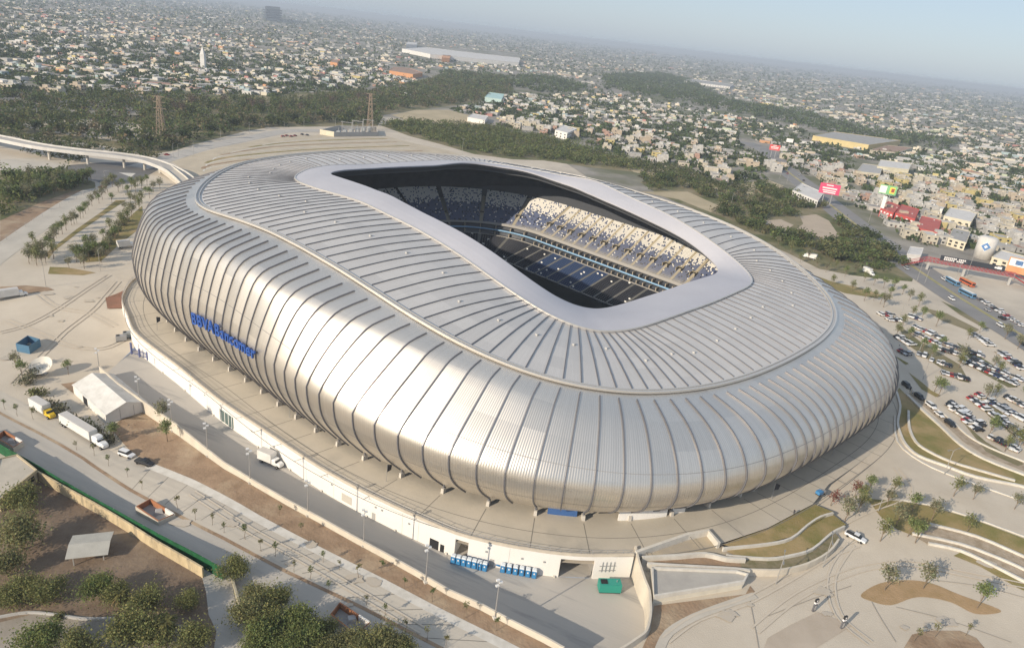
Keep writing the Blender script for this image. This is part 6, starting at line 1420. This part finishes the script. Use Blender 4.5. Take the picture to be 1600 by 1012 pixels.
p = atz(776, 884, PIT); t = thing('handcart', 'small blue and white handcart between the two rows of toilets', 'cart', p+UP*.02, -.3); q = MB(); q.box(0, 0, .5, 1.8, .9, .5); q.build('tray', M_TB, t); q = MB(); q.tube([(-.6, -.5, .3), (-.6, .5, .3)], .3, 8); q.build('wheels', M_TYRE, t); q = MB(); q.tube([(.9, 0, .7), (1.8, 0, 1.0)], .06, 4); q.build('handle', M_GREY, t)
# blue gate across the road at the left
A, B = at(206, 553), at(231, 563); d = B-A; gt = thing('road_gate', 'dark blue metal gate closing the left end of the service road', 'gate', A+UP*.02, math.atan2(d.y, d.x)); M_GB = mat('gate_blue', (.10, .12, .25), .5)
for x in (0, d.length*.5, d.length): q = MB(); q.box(x, 0, 0, .5, .5, 4.5 if x == 0 else 3.2); q.build('post', M_GB, gt)
q = MB()
for z in (.6, 2.2): q.box(d.length/2, 0, z, d.length, .12, .14)
for k in range(16): q.box(d.length*(k+.5)/16, 0, .5, .07, .07, 2.0)
q.build('bars', M_GB, gt)
# low house and walls of the park, green screen fence
bld('park_house', 'small flat-roofed cream house at the left edge beside the yellow park wall', 'house', '-12,778 2,800 60,752 30,728 0,735', 3.2, mw('b_parkcream', (.50, .42, .28)), mat('park_roof', (.50, .45, .37), .9, 0, (.42, .38, .31), .3), windows=4)
pth = smooth_path([(*q, 0) for q in gpoly('58,748 100,772 150,800 200,830 250,862 318,902')], 3)
tag(MB().wall(pth, .4, lambda i, p: T(p.x, p.y)-.5, lambda i, p: T(p.x, p.y)+2.9).build('park_wall', mat('park_wall_yellow', (.58, .47, .29), .9, 0, (.40, .32, .2), .35, .2, 2, 6, stretch=(0, (1, 1, 3)), col3=(.30, .25, .17), n3=.5, c3=(.55, .66))), 'stained yellow boundary wall of the brown park', 'wall')
gf = thing('screen_fence', 'long bright green mesh screen fence between the yellow park wall and the street', 'fence', (0, 0, 0))
pth = smooth_path([(*q, 0) for q in gpoly('-40,682 0,708 60,742 120,778 180,812 250,852 318,888 350,906')], 3)
MB().wall(pth, .12, lambda i, p: T(p.x, p.y)+.1, lambda i, p: T(p.x, p.y)+3.4).build('mesh_screen', mat('screen_green', (.014, .115, .04), .7, 0, (.008, .065, .022), .5), gf)
q = MB()
for i in range(0, len(pth), 1): p = pth[i]; q.tube([(p.x, p.y, T(p.x, p.y)), (p.x, p.y, T(p.x, p.y)+3.6)], .06, 4)
tag(q.build('posts', M_GREY, gf), kind='stuff')
pth = smooth_path([(*q, 0) for q in gpoly('-40,972 0,965 45,958 90,962 130,968 180,967')], 3)
tag(MB().wall(pth, .35, lambda i, p: T(p.x, p.y)-.3, lambda i, p: T(p.x, p.y)+.6).build('path_wall', MG_), 'low grey kerb wall beside the park path', 'wall')
pth = smooth_path([(*q, 0) for q in gpoly('362,905 370,935 382,975 392,1020 400,1050')], 3)
tag(MB().wall(pth, .4, lambda i, p: T(p.x, p.y)-.3, lambda i, p: T(p.x, p.y)+1.8).build('side_road_wall', mat('side_wall', (.40, .36, .27), .9, 0, (.28, .26, .18), .4)), 'mossy wall between the side road and the dense trees', 'wall')
# open pavilion in the park
c = [at(*q) for q in P('123,874 144,877 155,866 166,850')]; pc = at(143, 868); pv = thing('pavilion', 'open pavilion with a tilted pale sheet roof on four posts in the brown park', 'pavilion', pc, R_(20)); M_SHEET = mat('sheet_roof', (.46, .44, .38), .6, .1, (.40, .38, .33), .5)
for (x, y, z) in ((-3, -2.4, 2.9), (3, -2.4, 2.9), (-3, 2.6, 3.3), (3, 2.6, 3.3)): q = MB(); q.box(x, y, -.2, .22, .22, z+.2); q.build('post', MG_, pv)
for s_, y0, y1, z0, z1 in ((0, -3.5, .1, 2.75, 3.75), (1, .1, 3.9, 3.75, 3.25)):
    q = MB(); q.add([(-4.2, y0, z0), (4.2, y0, z0), (4.2, y1, z1), (-4.2, y1, z1), (-4.2, y0, z0-.1), (4.2, y0, z0-.1), (4.2, y1, z1-.1), (-4.2, y1, z1-.1)], [(0, 1, 2, 3), (7, 6, 5, 4), (0, 4, 5, 1), (1, 5, 6, 2), (2, 6, 7, 3), (3, 7, 4, 0)]); q.build('roof_sheet', M_SHEET, pv)
q = MB(); q.box(0, 0, .02, 2.4, 1.2, .7); q.build('bench', mat('bench_brown', (.20, .13, .08)), pv)
# totems on the forecourt, flags on the plaza
for px, py, lab in ((1271, 954, 'black and white sign totem nearer the curved wall on the forecourt'), (1315, 981, 'black and white sign totem nearer the bottom edge on the forecourt')):
    t = thing('sign_totem', lab, 'sign', at(px, py), R_(25)); q = MB(); q.box(0, 0, -.1, .9, .4, 2.4); q.build('lower_panel', mat('totem_grey', (.12, .12, .13), .4), t); q = MB(); q.box(0, 0, 2.303, .9, .4, .5); q.build('white_band', WT, t); q = MB(); q.box(0, 0, 2.805, .9, .4, .9); q.build('upper_panel', mat('totem_black', (.03, .03, .03), .4), t); q = MB(); q.box(0, -.215, 3.05, .35, .03, .4); q.build('symbol', WT, t); q = MB(); q.box(0, -.215, .5, .5, .03, 1.3); q.build('text_block', MG_, t)
for px, py in ((246, 516), (453, 652), (604, 752), (1205, 779), (1300, 712)):
    p = atz(px, py, 2.25); t = thing('flag_post', 'thin dark post with a black pennant on the plaza round the stadium', 'flag post', p, rk.uniform(0, 1), 'black pennants on the plaza'); q = MB(); q.tube([(0, 0, 0), (0, 0, 5.5)], .07, 5); q.build('pole', M_GREY, t); q = MB(); q.add([(0, -.02, 5.4), (1.5, -.02, 4.9), (1.3, -.02, 3.4), (0, -.02, 3.0), (0, .02, 5.4), (1.5, .02, 4.9), (1.3, .02, 3.4), (0, .02, 3.0)], [(0, 1, 2, 3), (7, 6, 5, 4), (0, 4, 5, 1), (1, 5, 6, 2), (2, 6, 7, 3)]); q.build('pennant', mat('pennant_black', (.04, .04, .045), .8), t)
# little vehicles on the plaza
p = atz(1281, 772, 2.25); t = thing('utility_cart', 'small blue utility cart standing on the plaza right of the stadium', 'cart', p, .6); q = MB(); q.box(-.6, 0, .5, 1.8, 1.4, .9); q.build('tray', mat('cart_blue', (.06, .22, .45), .4), t); q = MB(); q.box(1.2, 0, .5, 1.2, 1.3, .6); q.build('cab', M_GREY, t)
for x in (-1, 1.2): q = MB(); q.tube([(x, -.75, .3), (x, .75, .3)], .3, 8); q.build('wheels', M_TYRE, t)
# fence line with posts along the left access road
pth = smooth_path([(*q, 0) for q in gpoly('0,383 40,355 80,332 120,311 150,297 172,286')], 3); fl = thing('wire_fence', 'thin wire fence with posts along the grove at the left edge', 'fence', (0, 0, 0)); q = MB()
for i, p in enumerate(pth): q.tube([(p.x, p.y, T(p.x, p.y)-.2), (p.x, p.y, T(p.x, p.y)+2.4)], .07, 4)
tag(q.build('posts', M_GREY, fl), kind='stuff'); q = MB()
for z in (.6, 1.4, 2.2): q.tube([(p.x, p.y, T(p.x, p.y)+z) for p in pth], .04, 3)
q.build('wires', M_GREY, fl)
# people
def person(p, rz, shirt, trousers, label):
    me = bpy.data.meshes.new('person'); V_ = [(0, 0, .95), (0, 0, 1.2), (0, 0, 1.42), (0, 0, 1.52), (0, .02, 1.66), (-.1, 0, .88), (-.12, .03, .48), (-.12, 0, .06), (-.12, .13, .04), (.1, 0, .88), (.13, .12, .48), (.13, .06, .06), (.13, .2, .04), (-.2, 0, 1.4), (-.26, .02, 1.12), (-.25, .1, .88), (.2, 0, 1.4), (.27, .0, 1.12), (.26, .08, .88)]
    E_ = [(0, 1), (1, 2), (2, 3), (3, 4), (0, 5), (5, 6), (6, 7), (7, 8), (0, 9), (9, 10), (10, 11), (11, 12), (2, 13), (13, 14), (14, 15), (2, 16), (16, 17), (17, 18)]
    me.from_pydata(V_, E_, []); o = bpy.data.objects.new('person', me); COL.objects.link(o)
    md = o.modifiers.new('skin', 'SKIN'); rad = [.15, .15, .16, .06, .11, .1, .075, .05, .04, .1, .075, .05, .04, .07, .05, .04, .07, .05, .04]
    for k, v in enumerate(me.skin_vertices[0].data): v.radius = (rad[k], rad[k]*.8); v.use_root = (k == 0)
    s2 = o.modifiers.new('sub', 'SUBSURF'); s2.levels = 1; s2.render_levels = 1
    dg = bpy.context.evaluated_depsgraph_get(); m2 = bpy.data.meshes.new_from_object(o.evaluated_get(dg)); o.modifiers.clear(); o.data = m2
    m2.materials.clear()
    for nm, c in (('skin_tone', (.40, .24, .16)), ('shirt_'+shirt, {'white': (.7, .7, .7), 'dark': (.03, .03, .04), 'blue': (.08, .15, .4)}[shirt]), ('trousers_'+trousers, {'dark': (.03, .03, .04), 'blue': (.06, .09, .18)}[trousers])): m2.materials.append(mat(nm, c, .8))
    for f in m2.polygons: z = f.center.z; f.material_index = 0 if z > 1.5 else (1 if z > .93 else 2)
    o.location = p; o.rotation_euler = (0, 0, rz); tag(o, label, 'person')
    return o
for (px, py), z, sh, trs, lab in (((1421, 612), None, 'dark', 'dark', 'person in dark clothes standing between the two black SUVs'), ((1425, 616), None, 'white', 'blue', 'person in a white shirt standing between the two black SUVs'), ((1418, 557), None, 'dark', 'blue', 'person in a dark shirt walking on the drive right of the stadium'), ((1240, 803), 2.3, 'dark', 'dark', 'person in dark clothes crouched low at the lawn edge on the plaza'), ((762, 886), PIT+.05, 'blue', 'dark', 'worker in a blue shirt at the right end of the left toilet row'), ((1405, 541), None, 'white', 'dark', 'person in a white shirt walking beside the parked cars'), ((50, 578), None, 'dark', 'dark', 'person in dark clothes standing left of the satellite dish')):
    person(at(px, py)+UP*.05 if z is None else atz(px, py, z), rk.uniform(0, 6), sh, trs, lab)

# ------------------------------------------------------------------ the hazy air
hz = MB(); hz.box(0, 0, -6.5, 54000, 54000, 6.5+122)
haze = tag(hz.build('haze', None), kind='stuff')
hm = bpy.data.materials.new('haze_air'); hm.use_nodes = True; N = hm.node_tree; N.nodes.remove(N.nodes['Principled BSDF'])
pv = N.nodes.new('ShaderNodeVolumePrincipled'); pv.inputs['Density'].default_value = 1.5e-4; pv.inputs['Color'].default_value = (.66, .745, .85, 1); pv.inputs['Anisotropy'].default_value = 0.0
N.links.new(pv.outputs[0], N.nodes['Material Output'].inputs['Volume'])
haze.data.materials.append(hm)
